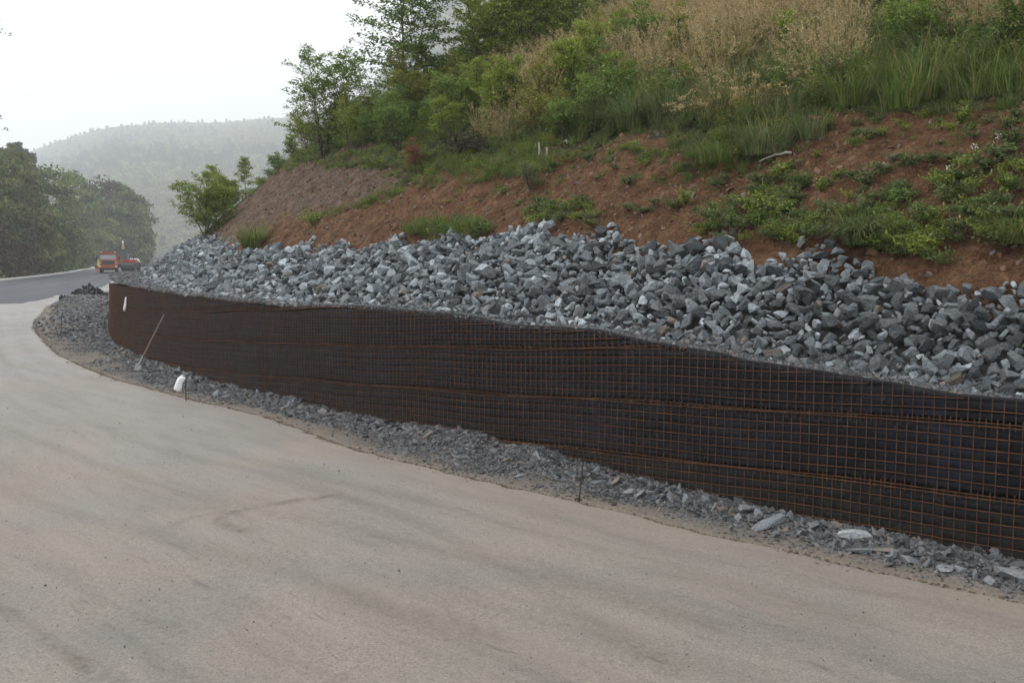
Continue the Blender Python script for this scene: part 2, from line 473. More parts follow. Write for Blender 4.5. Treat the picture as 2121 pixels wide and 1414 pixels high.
def hill(s, t):
    """height of the hill at distance t behind the wall top"""
    t = np.asarray(t, float); r = trip(s); c = tcut(s)
    b = bw(s); kr = KR * (r - _sh(s) - BW) / (r - b); z = ztop(s) + kr * np.clip(np.minimum(t, r) - b, 0, None)
    z = z + KC * (np.clip(t, r, c) - r)
    kn = 0.50
    z = z + kn * (np.clip(t, c, 26) - c) + 0.25 * np.clip(t - 26, 0, 40)
    return z
Wc, Sc_, Nc = W[::5], S[::5], Nn[::5]
def nearest(x, y):
    x = np.atleast_1d(x).astype(float); y = np.atleast_1d(y).astype(float)
    s = np.empty(len(x)); t = np.empty(len(x))
    for a in range(0, len(x), 4000):
        xx = x[a:a + 4000, None]; yy = y[a:a + 4000, None]
        d = (xx - Wc[None, :, 0]) ** 2 + (yy - Wc[None, :, 1]) ** 2
        i = d.argmin(1)
        sg = np.sign((xx[:, 0] - Wc[i, 0]) * Nc[i, 0] + (yy[:, 0] - Wc[i, 1]) * Nc[i, 1])
        s[a:a + 4000] = Sc_[i]; t[a:a + 4000] = np.sqrt(d[np.arange(len(i)), i]) * np.where(sg == 0, 1, sg)
    return s, t

def zroad(y): return np.clip(np.asarray(y, float) - 45, 0, 110) * 0.009
def ray(u, v):
    a = (u - 1060.5) / FPX; b = (707 - v) / FPX; c, s = math.cos(TH), math.sin(TH)
    return np.array([a, c + b * s, -s + b * c])
def project(P):
    P = np.atleast_2d(P); c, s = math.cos(TH), math.sin(TH); z = P[:, 2] - CZ
    d = P[:, 1] * c - z * s; b = z * c + P[:, 1] * s
    return 1060.5 + FPX * P[:, 0] / d, 707 - FPX * b / d, d
def on_ground(u, v):
    r = ray(u, v); k = (0 - CZ) / r[2]
    for _ in range(6): k = (float(zroad(r[1] * k)) - CZ) / r[2]
    return Vector((r[0] * k, r[1] * k, float(zroad(r[1] * k))))
def on_hill(u, v):
    r = ray(u, v); k = np.arange(5, 75, 0.04)
    s, t = nearest(r[0] * k, r[1] * k)
    h = np.where(t > 0, hill(s, np.maximum(t, 0)), -1)
    gap = CZ + r[2] * k - h
    i = np.argmax(gap <= 0)
    if i == 0: i = int(np.argmin(np.where((t > 3) & (k < 45), gap, 1e9)))
    return Vector((r[0] * k[i], r[1] * k[i], float(h[i])))

# right edge of the dirt road, and its left edge
EDGE = [(16, -9), (12.5, -4.4), (9, 0.2), (6.2, 4.0), (3.81, 7.23), (3.3, 7.79), (2.6, 8.45), (1.64, 9.38), (0.75, 10.38), (-0.11, 11.18), (-1.12, 12.26), (-2.37, 13.67), (-3.83, 15.87), (-5.93, 18.3),
        (-8.02, 20.71), (-9.65, 22.92), (-12.59, 27.4), (-14.47, 30.81), (-16.69, 34.94), (-19.3, 40.04), (-22.7, 48.0), (-26.3, 57), (-28.9, 68), (-31, 77), (-33.9, 87), (-42, 110), (-50, 138), (-60, 170), (-72, 205), (-90, 245)]
E_, ES = resample(catmull(EDGE, 12), 0.10)
def edge_side(x, y):
    """signed distance to the road edge, positive on the verge side"""
    x = np.asarray(x, float); y = np.asarray(y, float); Ec = E_[::3]
    T = np.gradient(Ec, axis=0); out = np.empty(len(x))
    for a in range(0, len(x), 4000):
        dx = x[a:a + 4000, None] - Ec[None, :, 0]; dy = y[a:a + 4000, None] - Ec[None, :, 1]
        d = dx * dx + dy * dy; i = d.argmin(1); k = np.arange(len(i))
        cr = T[i, 1] * dx[k, i] - T[i, 0] * dy[k, i]
        out[a:a + 4000] = np.sqrt(d[k, i]) * np.sign(cr)
    return out
def verge_z(x, y):
    x = np.asarray(x, float); y = np.asarray(y, float)
    s, t = nearest(x, y); e = edge_side(x, y)
    lip = -0.05 - 0.22 * np.exp(-((y - 36) / 9.0) ** 2)
    dw = np.clip(-t, 0, None)
    pile = np.interp(s, [0, 8, 11, 12.2, 13.5, 16, 19, 24, 30, 36, 42, 80], [0.05, 0.06, 0.07, 0.17, 0.25, 0.20, 0.16, 0.12, 0.12, 0.15, 0.3, 0.3])
    ph = pile * np.exp(-(dw / 0.62) ** 2) * (0.75 + 0.5 * fbm(x * 1.6, y * 1.6, 3, 5))
    m = 0.62 * np.exp(-(((x + 22.5) / 5.5) ** 2 + ((y - 53.5) / 7.5) ** 2)) * np.clip(e / 1.2, 0, 1) * (0.9 + 0.35 * fbm(x * .5, y * .5, 3, 8))
    m = m + 0.28 * np.exp(-(((x + 18.6) / 2.2) ** 2 + ((y - 43) / 4.0) ** 2)) * np.clip(e / 1.0, 0, 1)
    z = zroad(y) + lip + ph + m + 0.025 * fbm(x * 2.5, y * 2.5, 4, 3)
    return np.where(e < 0.0, zroad(y) - 0.3, z)

# ------------------------------------------------------------------ ground sheets
def axis(segs):
    a = []
    for lo, hi, d in segs:
        a.append(np.arange(lo, hi, d))
    a.append([segs[-1][1]]); return np.concatenate(a)
gx = axis([(-1900, -400, 100), (-400, -60, 10), (-60, -34, 1.0), (-34, -24, 0.3), (-24, -10, 0.15), (-10, 6, 0.08), (6, 14, 0.4), (14, 100, 8), (100, 1000, 100)])
gy = axis([(-60, 0, 5), (0, 6, 0.5), (6, 22, 0.08), (22, 45, 0.15), (45, 70, 0.35), (70, 120, 1.5), (120, 400, 12), (400, 2900, 100)])
X, Y = np.meshgrid(gx, gy)
xf, yf = X.ravel(), Y.ravel()
Z = zroad(yf) - 0.3
near = (xf > -34) & (xf < 14) & (yf > -10) & (yf < 72)
Z[near] = verge_z(xf[near], yf[near])
far_left = (xf < -34 - (yf - 45) * 0.25)
Z[far_left] = zroad(yf[far_left]) - 0.35
vegm = np.clip((np.abs(yf - 40) - 55) / 15, 0, 1); vegm = np.maximum(vegm, np.clip((-xf - 60) / 5, 0, 1)); vegm = np.maximum(vegm, np.clip((xf - 20) / 5, 0, 1))
def dirt_mask(x, y):
    e = edge_side(x, y); nn = fbm(x * 1.1, y * 1.1, 3, 150)
    band = np.clip(1 - (e - 0.15) / (0.42 + 0.9 * np.exp(-((y - 38) / 11.0) ** 2) + .15 * nn), 0, 1) * np.exp(-(np.clip(e, 0, 9) / 1.6) ** 2)
    p = on_ground(185, 735); patch = np.exp(-(((x - p.x) / 1.7) ** 2 + ((y - p.y) / 2.6) ** 2) + .5 * nn)
    return np.clip(np.maximum(band, patch), 0, 1)
dirtm = np.zeros(len(xf)); dirtm[near] = dirt_mask(xf[near], yf[near])
gme = mesh("ground", np.c_[xf, yf, Z], grid_faces(len(gy), len(gx)), M['verge'], smooth=True, pattr={"veg": vegm, "dirt": dirtm})
tag(obj("ground", gme), kind="structure")

# dirt road: strips from its right edge to the left
m_use = (ES > 0)
rows, RS = resample(E_, 0.10)
keep = np.unique(np.concatenate([np.where(rows[:, 1] < 25)[0], np.where(rows[:, 1] >= 25)[0][::6]]))
rows = rows[keep]; RS = RS[keep]
RT = np.gradient(rows, axis=0); RT = np.stack([smooth1(RT[:, 0], 21), smooth1(RT[:, 1], 21)], 1); RT /= np.linalg.norm(RT, axis=1)[:, None]
RL = np.c_[-RT[:, 1], RT[:, 0]]
cross = np.concatenate([[-0.10, -0.05, 0.0, 0.04, 0.09, 0.16, 0.25], np.arange(0.35, 9, 0.10), np.arange(9, 13.01, 0.5)])
jit = 0.07 * fbm(RS * 1.3, RS * 0 + 3.3, 4, 21) + 0.035 * fbm(RS * 6, RS * 0, 3, 22)
XX = rows[:, None, 0] + RL[:, None, 0] * (cross[None, :] + jit[:, None]); YY = rows[:, None, 1] + RL[:, None, 1] * (cross[None, :] + jit[:, None])
ZZ = zroad(YY)
drop = np.interp(cross, [-0.10, -0.05, 0.0, 0.04, 0.09, 0.16], [-0.34, -0.16, -0.05, -0.008, 0.004, 0.0])
ZZ = ZZ + drop[None, :] + (cross > 0.1)[None, :] * (0.018 * fbm(XX * 0.5, YY * 0.5, 3, 30) + 0.005 * fbm(XX * 3, YY * 3, 3, 31)) + (np.abs(cross - 0.1) < 0.12)[None, :] * 0.018 * fbm(XX * 5, YY * 5, 3, 33)
def dist_poly(xs, ys, poly):
    P, _ = resample(catmull(poly, 10), 0.08)
    out = np.empty(len(xs))
    for a in range(0, len(xs), 8000):
        out[a:a + 8000] = np.sqrt(((xs[a:a + 8000, None] - P[None, :, 0]) ** 2 + (ys[a:a + 8000, None] - P[None, :, 1]) ** 2).min(1))
    return out
rut = np.zeros(XX.size); xs_, ys_ = XX.ravel(), YY.ravel()
for poly, wd, amp in [([(-40, 1230), (0, 1252), (60, 1300), (130, 1345), (200, 1400), (260, 1450)], 0.045, 1.0),
                      ([(700, 1028), (600, 1040), (520, 1052), (470, 1068), (455, 1080), (470, 1094), (520, 1100)], 0.055, 1.3),
                      ([(460, 1062), (400, 1072), (360, 1086), (352, 1098)], 0.07, 0.5),
                      ([(0, 735), (20, 760), (60, 790)], 0.12, 0.6),
                      ([(300, 1050), (420, 1052), (560, 1048), (660, 1035), (760, 1030)], 0.06, 0.35),
                      ([(880, 1265), (960, 1290), (1050, 1325)], 0.05, 0.6),
                      ([(0, 880), (200, 960), (420, 1030), (700, 1090), (1100, 1190), (1500, 1300)], 0.10, 0.42), ([(330, 900), (560, 960), (900, 1050), (1300, 1150), (1800, 1290)], 0.09, 0.38),
                      ([(120, 840), (330, 930), (600, 990), (850, 1080), (1150, 1240), (1400, 1400)], 0.10, 0.35), ([(0, 1010), (250, 1090), (600, 1190), (1000, 1330)], 0.12, 0.35)]:
    pp = [tuple(on_ground(u, v))[:2] for u, v in poly]
    d = dist_poly(xs_, ys_, pp)
    rut = np.maximum(rut, amp * np.exp(-(d / wd) ** 2))
ZZ = ZZ + (rut.reshape(ZZ.shape) * 0.012)
edge_a = np.clip(np.exp(-((cross - 0.05) / 0.45) ** 2), 0, 1)[None, :] * (0.55 + 0.45 * fbm(XX, YY, 3, 40)); edge_a = np.clip(edge_a, 0, 1)
far_a = np.clip((YY - 7) / 32, 0, 1) ** 1.0  # mask for the painted sheen, growing away from the camera
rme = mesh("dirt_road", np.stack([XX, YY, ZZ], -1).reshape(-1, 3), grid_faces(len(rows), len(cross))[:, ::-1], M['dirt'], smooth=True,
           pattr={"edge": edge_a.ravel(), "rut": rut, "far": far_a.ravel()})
uvl = rme.uv_layers.new(name="UVMap")
UV = np.stack([np.broadcast_to(cross[None, :], XX.shape), np.broadcast_to(RS[:, None], XX.shape)], -1).reshape(-1, 2)
li = np.empty(len(rme.loops), dtype=np.int32); rme.loops.foreach_get("vertex_index", li)
uvl.data.foreach_set("uv", UV[li].astype(np.float32).ravel())
tag(obj("dirt_road", rme), kind="structure")

# fresh asphalt farther on
AR = [(-27.6, 56.8), (-28.4, 60), (-30.2, 67.5), (-32.3, 77), (-35.2, 87), (-43.2, 110), (-51.2, 138), (-61.2, 170), (-73, 205), (-91, 245)]
AL = [(-40.5, 55.5), (-41, 60), (-42.5, 67.5), (-45, 77), (-48, 87), (-53.5, 110), (-61, 138), (-72, 170), (-85, 205), (-103, 245)]
ar = catmull(AR, 8); al = catmull(AL, 8)
nc = 14; tt = np.linspace(0, 1, nc)[None, :, None]
AP = ar[:, None, :] * (1 - tt) + al[:, None, :] * tt
az = zroad(AP[..., 1]) + 0.035
lipA = np.zeros_like(az); lipA[:, 0] = -0.06; lipA[0, :] = -0.06; lipA[:, 0] += 0.01 * rng.random(len(ar))
AP2 = AP + np.stack([0.05 * fbm(AP[..., 0] * 2, AP[..., 1] * 2, 3, 50), 0.12 * fbm(AP[..., 0], AP[..., 1], 3, 51)], -1)
ame = mesh("asphalt_road", np.concatenate([AP2, (az + lipA)[..., None]], -1).reshape(-1, 3), grid_faces(len(ar), nc)[:, ::-1], M['asphalt'], smooth=False)
uvl = ame.uv_layers.new(name="UVMap")
aS = np.r_[0, np.cumsum(np.linalg.norm(np.diff(ar, axis=0), axis=1))]
UV = np.stack([np.broadcast_to(np.linspace(0, 12, nc)[None, :], az.shape), np.broadcast_to(aS[:, None], az.shape)], -1).reshape(-1, 2)
li = np.empty(len(ame.loops), dtype=np.int32); ame.loops.foreach_get("vertex_index", li)
uvl.data.foreach_set("uv", UV[li].astype(np.float32).ravel())
tag(obj("asphalt_road", ame), kind="structure")

# pale concrete kerb on the far side of the asphalt
M['concrete'] = mat("pale_concrete", (0.42, 0.41, 0.39), 0.85, 0.3)
kp = np.c_[al, zroad(al[:, 1])]
prof = [(0.0, 0.0), (0.0, 0.16), (-0.45, 0.20), (-0.5, 0.0)]
KV = np.stack([np.stack([kp[:, 0] + a - 0.15, kp[:, 1], kp[:, 2] + b], -1) for a, b in prof], 1)
kme = mesh("kerb", KV.reshape(-1, 3), grid_faces(len(kp), 4), M['concrete'])
tag(obj("kerb", kme), kind="structure")

# ------------------------------------------------------------------ hillside
sa = axis([(-6, 7, 0.25), (7, 22, 0.05), (22, 46, 0.09), (46, 86, 0.5)])
ta = axis([(0, 0.15, 0.05), (0.15, 7, 0.055), (7, 12.5, 0.35)])
P0 = Wat(sa); N0 = Nat(sa)
SS, TT = np.meshgrid(sa, ta, indexing='ij')
HX = P0[:, None, 0] + N0[:, None, 0] * (TT + 0.06); HY = P0[:, None, 1] + N0[:, None, 1] * (TT + 0.06)
HZ = hill(SS, TT)
r_ = trip(SS)
soilm = np.clip((TT - r_) / 0.4, 0, 1)
cl = np.abs(fbm(HX * 2.6 + HZ, HY * 2.6, 5, 61)); cl2 = fbm(HX * 0.7, HY * 0.7 + HZ * 0.5, 4, 62)
rill = fbm(SS * 2.2 + TT * 0.6, TT * 0.5, 4, 63)
HZ = HZ + soilm * (0.10 * (cl - 0.2) + 0.17 * cl2 + 0.13 * rill + 0.05 * np.clip(fbm(HX * 1.3, HY * 1.3, 2, 68) * 2, 0, 1) * fbm(HX * 5, HY * 5 + HZ * 4, 3, 64))
HZ = HZ + (1 - soilm) * np.clip((TT - BW) / 0.3, 0, 1) * (-0.05)
HZ = HZ + np.clip(1 - TT / 0.4, 0, 1) * 0.012 * fbm(HX * 12, HY * 12, 3, 65)
# fold of the berm that separates the grey cut on the left from the red soil
tb = np.interp(SS, [17, 19, 22, 25, 28, 32, 90], [4.6, 4.2, 3.8, 3.3, 2.9, 2.6, 2.6])
HZ = HZ + 0.10 * np.exp(-((TT - tb) / 0.35) ** 2) * np.clip((SS - 18) / 3, 0, 1)
greym = np.clip((TT - tb) / 1.1 + 0.3, 0, 1) * np.clip((SS - 19) / 4, 0, 1) * (TT < 9)
vegm = np.clip((TT - tveg(SS)) / 0.5 + 0.3, 0, 1)
under_shade = np.where((TT < r_ - 0.28), 1.0, 0.0) * np.clip((TT - BW * 0.6) / 0.2, 0.55, 1)  # where the soil is painted darker beneath the riprap to deepen its gaps
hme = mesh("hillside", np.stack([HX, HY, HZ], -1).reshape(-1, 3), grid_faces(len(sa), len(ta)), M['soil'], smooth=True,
           pattr={"grey": greym, "veg": vegm, "under": under_shade})
hillside = tag(obj("hillside", hme), kind="structure")
# the rest of the hill behind
hx = axis([(-16, 60, 1.0), (60, 160, 5)]); hy = axis([(-12, 80, 1.0), (80, 130, 5)])
X, Y = np.meshgrid(hx, hy); s_, t_ = nearest(X.ravel(), Y.ravel())
zz = hill(s_, np.maximum(t_, 0)) - np.where(t_ < 12, 0.25, 0.02) + 0.5 * fbm(X.ravel() * 0.12, Y.ravel() * 0.12, 3, 66) * np.clip((t_ - 12) / 5, 0, 1)
ok = (t_ > 9)
Fh = grid_faces(len(hy), len(hx)); Fh = Fh[ok[Fh].all(1)]
hme2 = mesh("upper_hillside", np.c_[X.ravel(), Y.ravel(), zz], Fh, M['soil'], smooth=True,
            pattr={"grey": 0 * zz, "veg": 1 + 0 * zz, "under": 0 * zz})
tag(obj("upper_hillside", hme2), kind="structure")

# ------------------------------------------------------------------ rock prototypes
def rock_proto(seed, cuts=9, bevel=0.045, flat=0.7):
    r = random.Random(seed); bm = bmesh.new()
    bmesh.ops.create_cube(bm, size=2.0)
    for _ in range(cuts):
        n = Vector((r.gauss(0, 1), r.gauss(0, 1), r.gauss(0, 1))).normalized()
        d = r.uniform(0.55, 0.95)
        g = bm.verts[:] + bm.edges[:] + bm.faces[:]
        res = bmesh.ops.bisect_plane(bm, geom=g, plane_co=n * d, plane_no=n, clear_outer=True)
        ed = [e for e in res['geom_cut'] if isinstance(e, bmesh.types.BMEdge)]
        if ed:
            try: bmesh.ops.contextual_create(bm, geom=ed)
            except Exception: pass
    bmesh.ops.remove_doubles(bm, verts=bm.verts, dist=0.09)
    if bevel:
        bmesh.ops.bevel(bm, geom=bm.edges[:], offset=bevel, segments=1, affect='EDGES', profile=0.5)
    ax = (r.uniform(0.85, 1.5), r.uniform(0.65, 1.0), r.uniform(flat * 0.45, flat * 1.3))
    for v in bm.verts:
        v.co.x *= ax[0]; v.co.y *= ax[1]; v.co.z *= ax[2]
    bmesh.ops.recalc_face_normals(bm, faces=bm.faces)
    bmesh.ops.triangulate(bm, faces=bm.faces)
    V = np.array([v.co[:] for v in bm.verts]); V -= V.mean(0); V /= np.abs(V).max()
    F = np.array([[v.index for v in f.verts] for f in bm.faces]); bm.free()
    return V, F
PR_HI = [rock_proto(i, 9 + i % 4, 0.03) for i in range(14)]
PR_LO = [rock_proto(40 + i, 7, 0.0, 0.6) for i in range(10)]

def chip(V, F, seed, amp=0.035):
    E = {}; V2 = [tuple(v) for v in V]; F2 = []
    def mid(a, b):
        k = (min(a, b), max(a, b))
        if k not in E: E[k] = len(V2); V2.append(tuple((V[a] + V[b]) / 2))
        return E[k]
    for a, b, c in F:
        x, y, z = mid(a, b), mid(b, c), mid(c, a); F2 += [(a, x, z), (x, b, y), (z, y, c), (x, y, z)]
    V2 = np.array(V2); n_ = V2 / (np.linalg.norm(V2, axis=1)[:, None] + 1e-6)
    d = fbm(V2[:, 0] * 3 + V2[:, 2] * 2 + seed, V2[:, 1] * 3 - V2[:, 2] * 2, 3, seed) * amp * 2
    return V2 + n_ * d[:, None], np.array(F2)
PR_CH = [chip(V, F, i) for i, (V, F) in enumerate(PR_HI)]

def rotmats(n, tilt=1.0):
    e = rng.uniform(-1, 1, (n, 3)) * np.array([tilt, tilt, math.pi])
    cx, cy, cz = np.cos(e).T; sx, sy, sz = np.sin(e).T
    R = np.empty((n, 3, 3))
    R[:, 0, 0] = cz * cy; R[:, 0, 1] = cz * sy * sx - sz * cx; R[:, 0, 2] = cz * sy * cx + sz * sx
    R[:, 1, 0] = sz * cy; R[:, 1, 1] = sz * sy * sx + cz * cx; R[:, 1, 2] = sz * sy * cx - cz * sx
    R[:, 2, 0] = -sy; R[:, 2, 1] = cy * sx; R[:, 2, 2] = cy * cx
    return R, e

def join_rocks(P, R, rad, protos, idx):
    parts = []; tints = []; o = 0
    for k, (V, F) in enumerate(protos):
        sel = np.where(idx == k)[0]
        if not len(sel): continue
        VV = np.einsum('nij,vj->nvi', R[sel], V) * rad[sel, None, None] + P[sel, None, :]
        FF = F[None] + (np.arange(len(sel)) * len(V))[:, None, None]
        parts.append((VV.reshape(-1, 3), FF.reshape(-1, 3)))
        tints.append(np.repeat(rng.random(len(sel)), len(F)))
    V, F = merge(parts); return V, F, np.concatenate(tints)

# ------------------------------------------------------------------ riprap on the lower slope
riprap = empty("rock_slope", tuple(Wat(np.array([14.0]))[0]) + (1.7,))
tag(riprap, kind="structure")
RIP_O = Vector(riprap.location)
cand = []
def dart(smin, smax, n, rlo, rhi, power):
    r = rlo + (rhi - rlo) * rng.random(n) ** power
    return rng.uniform(smin, smax, n), rng.random(n), r
acc = []; cell = 0.25; gridd = {}
sets = [dart(4, 50, 70, 0.125, 0.18, 1.6), dart(3, 50, 1900, 0.08, 0.12, 1.7), dart(3, 50, 24000, 0.05, 0.085, 1.0), dart(3, 50, 26000, 0.032, 0.055, 1.0), dart(5, 22, 22000, 0.025, 0.05, 1.0)]
for si, (ss, vv, rr) in enumerate(sets):
    order = np.argsort(-rr)
    for q in order:
        s = ss[q]; r = rr[q]
        tmax = float(trip(s)) + 0.13 + (0.20 if r < 0.1 else 0.08) * math.sin(s * 3.1) * (1 + 0.6 * math.sin(s * 7.7)) - 0.16
        tmin = float(bw(s)) - 0.12 + r + (0.10 if r > 0.09 else 0) + 0.06 * math.sin(s * 5.3)
        t = tmin + (tmax - tmin) * vv[q]
        ci, cj = int(s / cell), int(t / cell * 1.2); bad = False
        for a in (-2, -1, 0, 1, 2):
            for b in (-2, -1, 0, 1, 2):
                for (s2, t2, r2) in gridd.get((ci + a, cj + b), ()):
                    if (s - s2) ** 2 + ((t - t2) * 1.14) ** 2 < ((r + r2) * 0.79) ** 2: bad = True; break
                if bad: break
            if bad: break
        if not bad:
            gridd.setdefault((ci, cj), []).append((s, t, r)); acc.append((s, t, r))
acc = np.array(acc)
n = len(acc)
p2 = Wat(acc[:, 0]) + Nat(acc[:, 0]) * acc[:, 1:2]
zr = hill(acc[:, 0], acc[:, 1]) + acc[:, 2] * rng.uniform(-0.2, 0.6, n) - 0.02
RP = np.c_[p2, zr]
Rm, Re = rotmats(n, 0.9)
# a second, looser layer of stones lying on the first
k2 = rng.choice(n, int(n * 0.22), replace=False); k2 = k2[(acc[k2, 2] < 0.13) & (acc[k2, 1] > BW + 0.45)]
k2 = k2[(acc[k2, 1] > bw(acc[k2, 0]) + .4) & (acc[k2, 1] < trip(acc[k2, 0]) - .35)]; a2 = acc[k2].copy(); a2[:, 0] += rng.normal(0, 0.09, len(k2)); a2[:, 1] += rng.normal(0, 0.07, len(k2)); a2[:, 2] = rng.uniform(0.05, 0.12, len(k2))
q2 = Wat(a2[:, 0]) + Nat(a2[:, 0]) * a2[:, 1:2]
RP2 = np.c_[q2, hill(a2[:, 0], a2[:, 1]) + a2[:, 2] * 0.5 + 0.05]
Rm2, Re2 = rotmats(len(a2), 0.9)
RP = np.vstack([RP, RP2]); Rm = np.concatenate([Rm, Rm2]); Re = np.vstack([Re, Re2]); rad = np.r_[acc[:, 2], a2[:, 2]] * 1.10
pid = rng.integers(0, len(PR_HI), len(rad))
u_, v_, d_ = project(RP); inview = (u_ > -10) & (u_ < 2131)
pxs = np.where(inview & (np.r_[acc[:, 0], a2[:, 0]] < 46), rad * FPX / d_, 0)
big = np.argsort(-pxs)[:298]
PM = [mesh("stone", V, F, M['rock']) for V, F in PR_CH]
for b in big:
    o = obj("stone", PM[pid[b]], riprap, Vector(RP[b]) - RIP_O, Euler(Re[b]), (rad[b],) * 3)
rest = np.ones(len(rad), bool); rest[big] = False; rest = np.where(rest)[0]
V, F, tn = join_rocks(RP[rest] - np.array(RIP_O), Rm[rest], rad[rest], PR_HI, pid[rest])
tag(obj("loose_stones", mesh("loose_stones", V, F, M['rock_heap'], tint=tn), riprap), kind="stuff")

# ------------------------------------------------------------------ instanced stuff
def proto_collection(name, meshes):
    c = bpy.data.collections.new(name)
    for i, me in enumerate(meshes):
        o = bpy.data.objects.new("%s_%02d" % (name, i), me); c.objects.link(o)
    return c
def scatter(name, P, rot, scl, coll, nproto, kind="stuff", parent=None, idx=None):
    n = len(P); me = bpy.data.meshes.new(name)
    me.vertices.add(n); me.vertices.foreach_set("co", np.asarray(P, dtype=np.float32).ravel())
    a = me.attributes.new("rot", 'FLOAT_VECTOR', 'POINT'); a.data.foreach_set("vector", np.asarray(rot, dtype=np.float32).ravel())
    scl = np.asarray(scl, dtype=np.float32); scl = np.repeat(scl[:, None], 3, 1) if scl.ndim == 1 else scl
    a = me.attributes.new("scl", 'FLOAT_VECTOR', 'POINT'); a.data.foreach_set("vector", scl.ravel())
    a = me.attributes.new("idx", 'INT', 'POINT'); a.data.foreach_set("value", (rng.integers(0, nproto, n) if idx is None else np.asarray(idx)).astype(np.int32))
    ng = bpy.data.node_groups.new(name + "_nodes", 'GeometryNodeTree')
    ng.interface.new_socket("Geometry", in_out='INPUT', socket_type='NodeSocketGeometry')
    ng.interface.new_socket("Geometry", in_out='OUTPUT', socket_type='NodeSocketGeometry')
    N = ng.nodes; gi = N.new("NodeGroupInput"); go = N.new("NodeGroupOutput")
    iop = N.new("GeometryNodeInstanceOnPoints"); ci = N.new("GeometryNodeCollectionInfo")
    ci.inputs["Collection"].default_value = coll; ci.inputs["Separate Children"].default_value = True; ci.inputs["Reset Children"].default_value = True
    iop.inputs["Pick Instance"].default_value = True
    def na(nm, ty):
        x = N.new("GeometryNodeInputNamedAttribute"); x.data_type = ty; x.inputs["Name"].default_value = nm; return x.outputs["Attribute"]
    L = ng.links
    L.new(gi.outputs[0], iop.inputs["Points"]); L.new(ci.outputs[0], iop.inputs["Instance"])
    e2r = N.new("FunctionNodeEulerToRotation"); L.new(na("rot", 'FLOAT_VECTOR'), e2r.inputs[0]); L.new(e2r.outputs[0], iop.inputs["Rotation"])
    L.new(na("scl", 'FLOAT_VECTOR'), iop.inputs["Scale"]); L.new(na("idx", 'INT'), iop.inputs["Instance Index"])
    L.new(iop.outputs[0], go.inputs[0])
    o = obj(name, me, parent); md = o.modifiers.new("scatter", 'NODES'); md.node_group = ng
    return tag(o, kind=kind)
GR = proto_collection("gravel_shapes", [mesh("gravel_piece", V, F, M['gravel']) for V, F in PR_LO])

# gravel verge between the road edge and the wall
def verge_points(n, s0, s1, power=1.0):
    s = rng.uniform(s0, s1, n); base = Wat(s); out = -Nat(s)
    k = rng.random(n) ** power * 4.2
    P = base + out * k[:, None]
    e = edge_side(P[:, 0], P[:, 1]); ok = (e > -0.02) | ((e > -.5) & (rng.random(n) < .02 * np.exp(e / .15) + .003))
    return P[ok], e[ok], k[ok]
pts, scs = [], []
for (n_, s0, s1, lo, hi) in [(60000, 5.5, 14, 0.010, 0.028), (60000, 13, 26, 0.012, 0.032), (40000, 24, 44, 0.018, 0.042)]:
    P, e, k = verge_points(n_, s0, s1); kp_ = (k < .7) | (rng.random(len(k)) < np.clip(.45 + 1.6 * fbm(P[:, 0] * 1.3, P[:, 1] * 1.3, 3, 140), .1, 1)); P, e, k = P[kp_], e[kp_], k[kp_]
    pts.append(P); scs.append(rng.uniform(lo, hi, len(P)) * (0.5 + 0.95 * np.exp(-(k / 0.8) ** 2)) * np.where(rng.random(len(P)) < 0.04, 2.0, 1.0))
# rubble bay by the road bend
xb = rng.uniform(-33, -13, 30000); yb = rng.uniform(36, 68, 30000); eb = edge_side(xb, yb); sb, tb_ = nearest(xb, yb)
ok = (eb > 0.2) & (tb_ < -0.05); pts.append(np.c_[xb, yb][ok]); scs.append(rng.uniform(0.03, 0.10, ok.sum()))
P = np.vstack(pts); sc_ = np.concatenate(scs)
kd = rng.random(len(P)) > dirt_mask(P[:, 0], P[:, 1]) * .93; P = P[kd]; sc_ = sc_[kd]
GZ = np.where(edge_side(P[:, 0], P[:, 1]) < 0, zroad(P[:, 1]) + .004, verge_z(P[:, 0], P[:, 1]))
rt = rng.uniform(-1, 1, (len(P), 3)) * np.array([0.7, 0.7, math.pi])
sv = np.repeat(sc_[:, None], 3, 1) * np.c_[rng.uniform(0.9, 1.5, len(P)), rng.uniform(0.8, 1.1, len(P)), rng.uniform(0.5, 1.0, len(P))]
scatter("gravel", np.c_[P, GZ + sc_ * 0.15], rt, sv, GR, len(PR_LO))
# fine gravel on the bench along the wall top
nb = 80000
s = 5 + 43 * rng.random(nb) ** 1.25; t = rng.uniform(0.0, 1, nb) * (bw(s) + .2)
PB = Wat(s) + Nat(s) * (t + 0.05)[:, None]; r = rng.uniform(0.009, 0.026, nb) * np.where(rng.random(nb) < 0.05, 1.9, 1) * (1 + (s > 20) * 0.5)
scatter("bench_gravel", np.c_[PB, hill(s, t) + r * 0.2], rng.uniform(-1, 1, (nb, 3)) * np.array([1, 1, 3.1]), r, GR, len(PR_LO))
# grit and pebbles on the dirt road
n = 16000
ii = rng.integers(0, len(rows), n); ii = ii[rows[ii, 1] < 26]; cc = rng.random(len(ii)) ** 1.0 * 9
PX = rows[ii] + RL[ii] * cc[:, None] + rng.normal(0, 0.05, (len(ii), 2)); r = rng.uniform(0.002, 0.0065, len(ii)) * np.where(rng.random(len(ii)) < .03, 2, 1)
scatter("road_grit", np.c_[PX, zroad(PX[:, 1]) + 0.004], rng.uniform(-3, 3, (len(ii), 3)), r, GR, len(PR_LO))
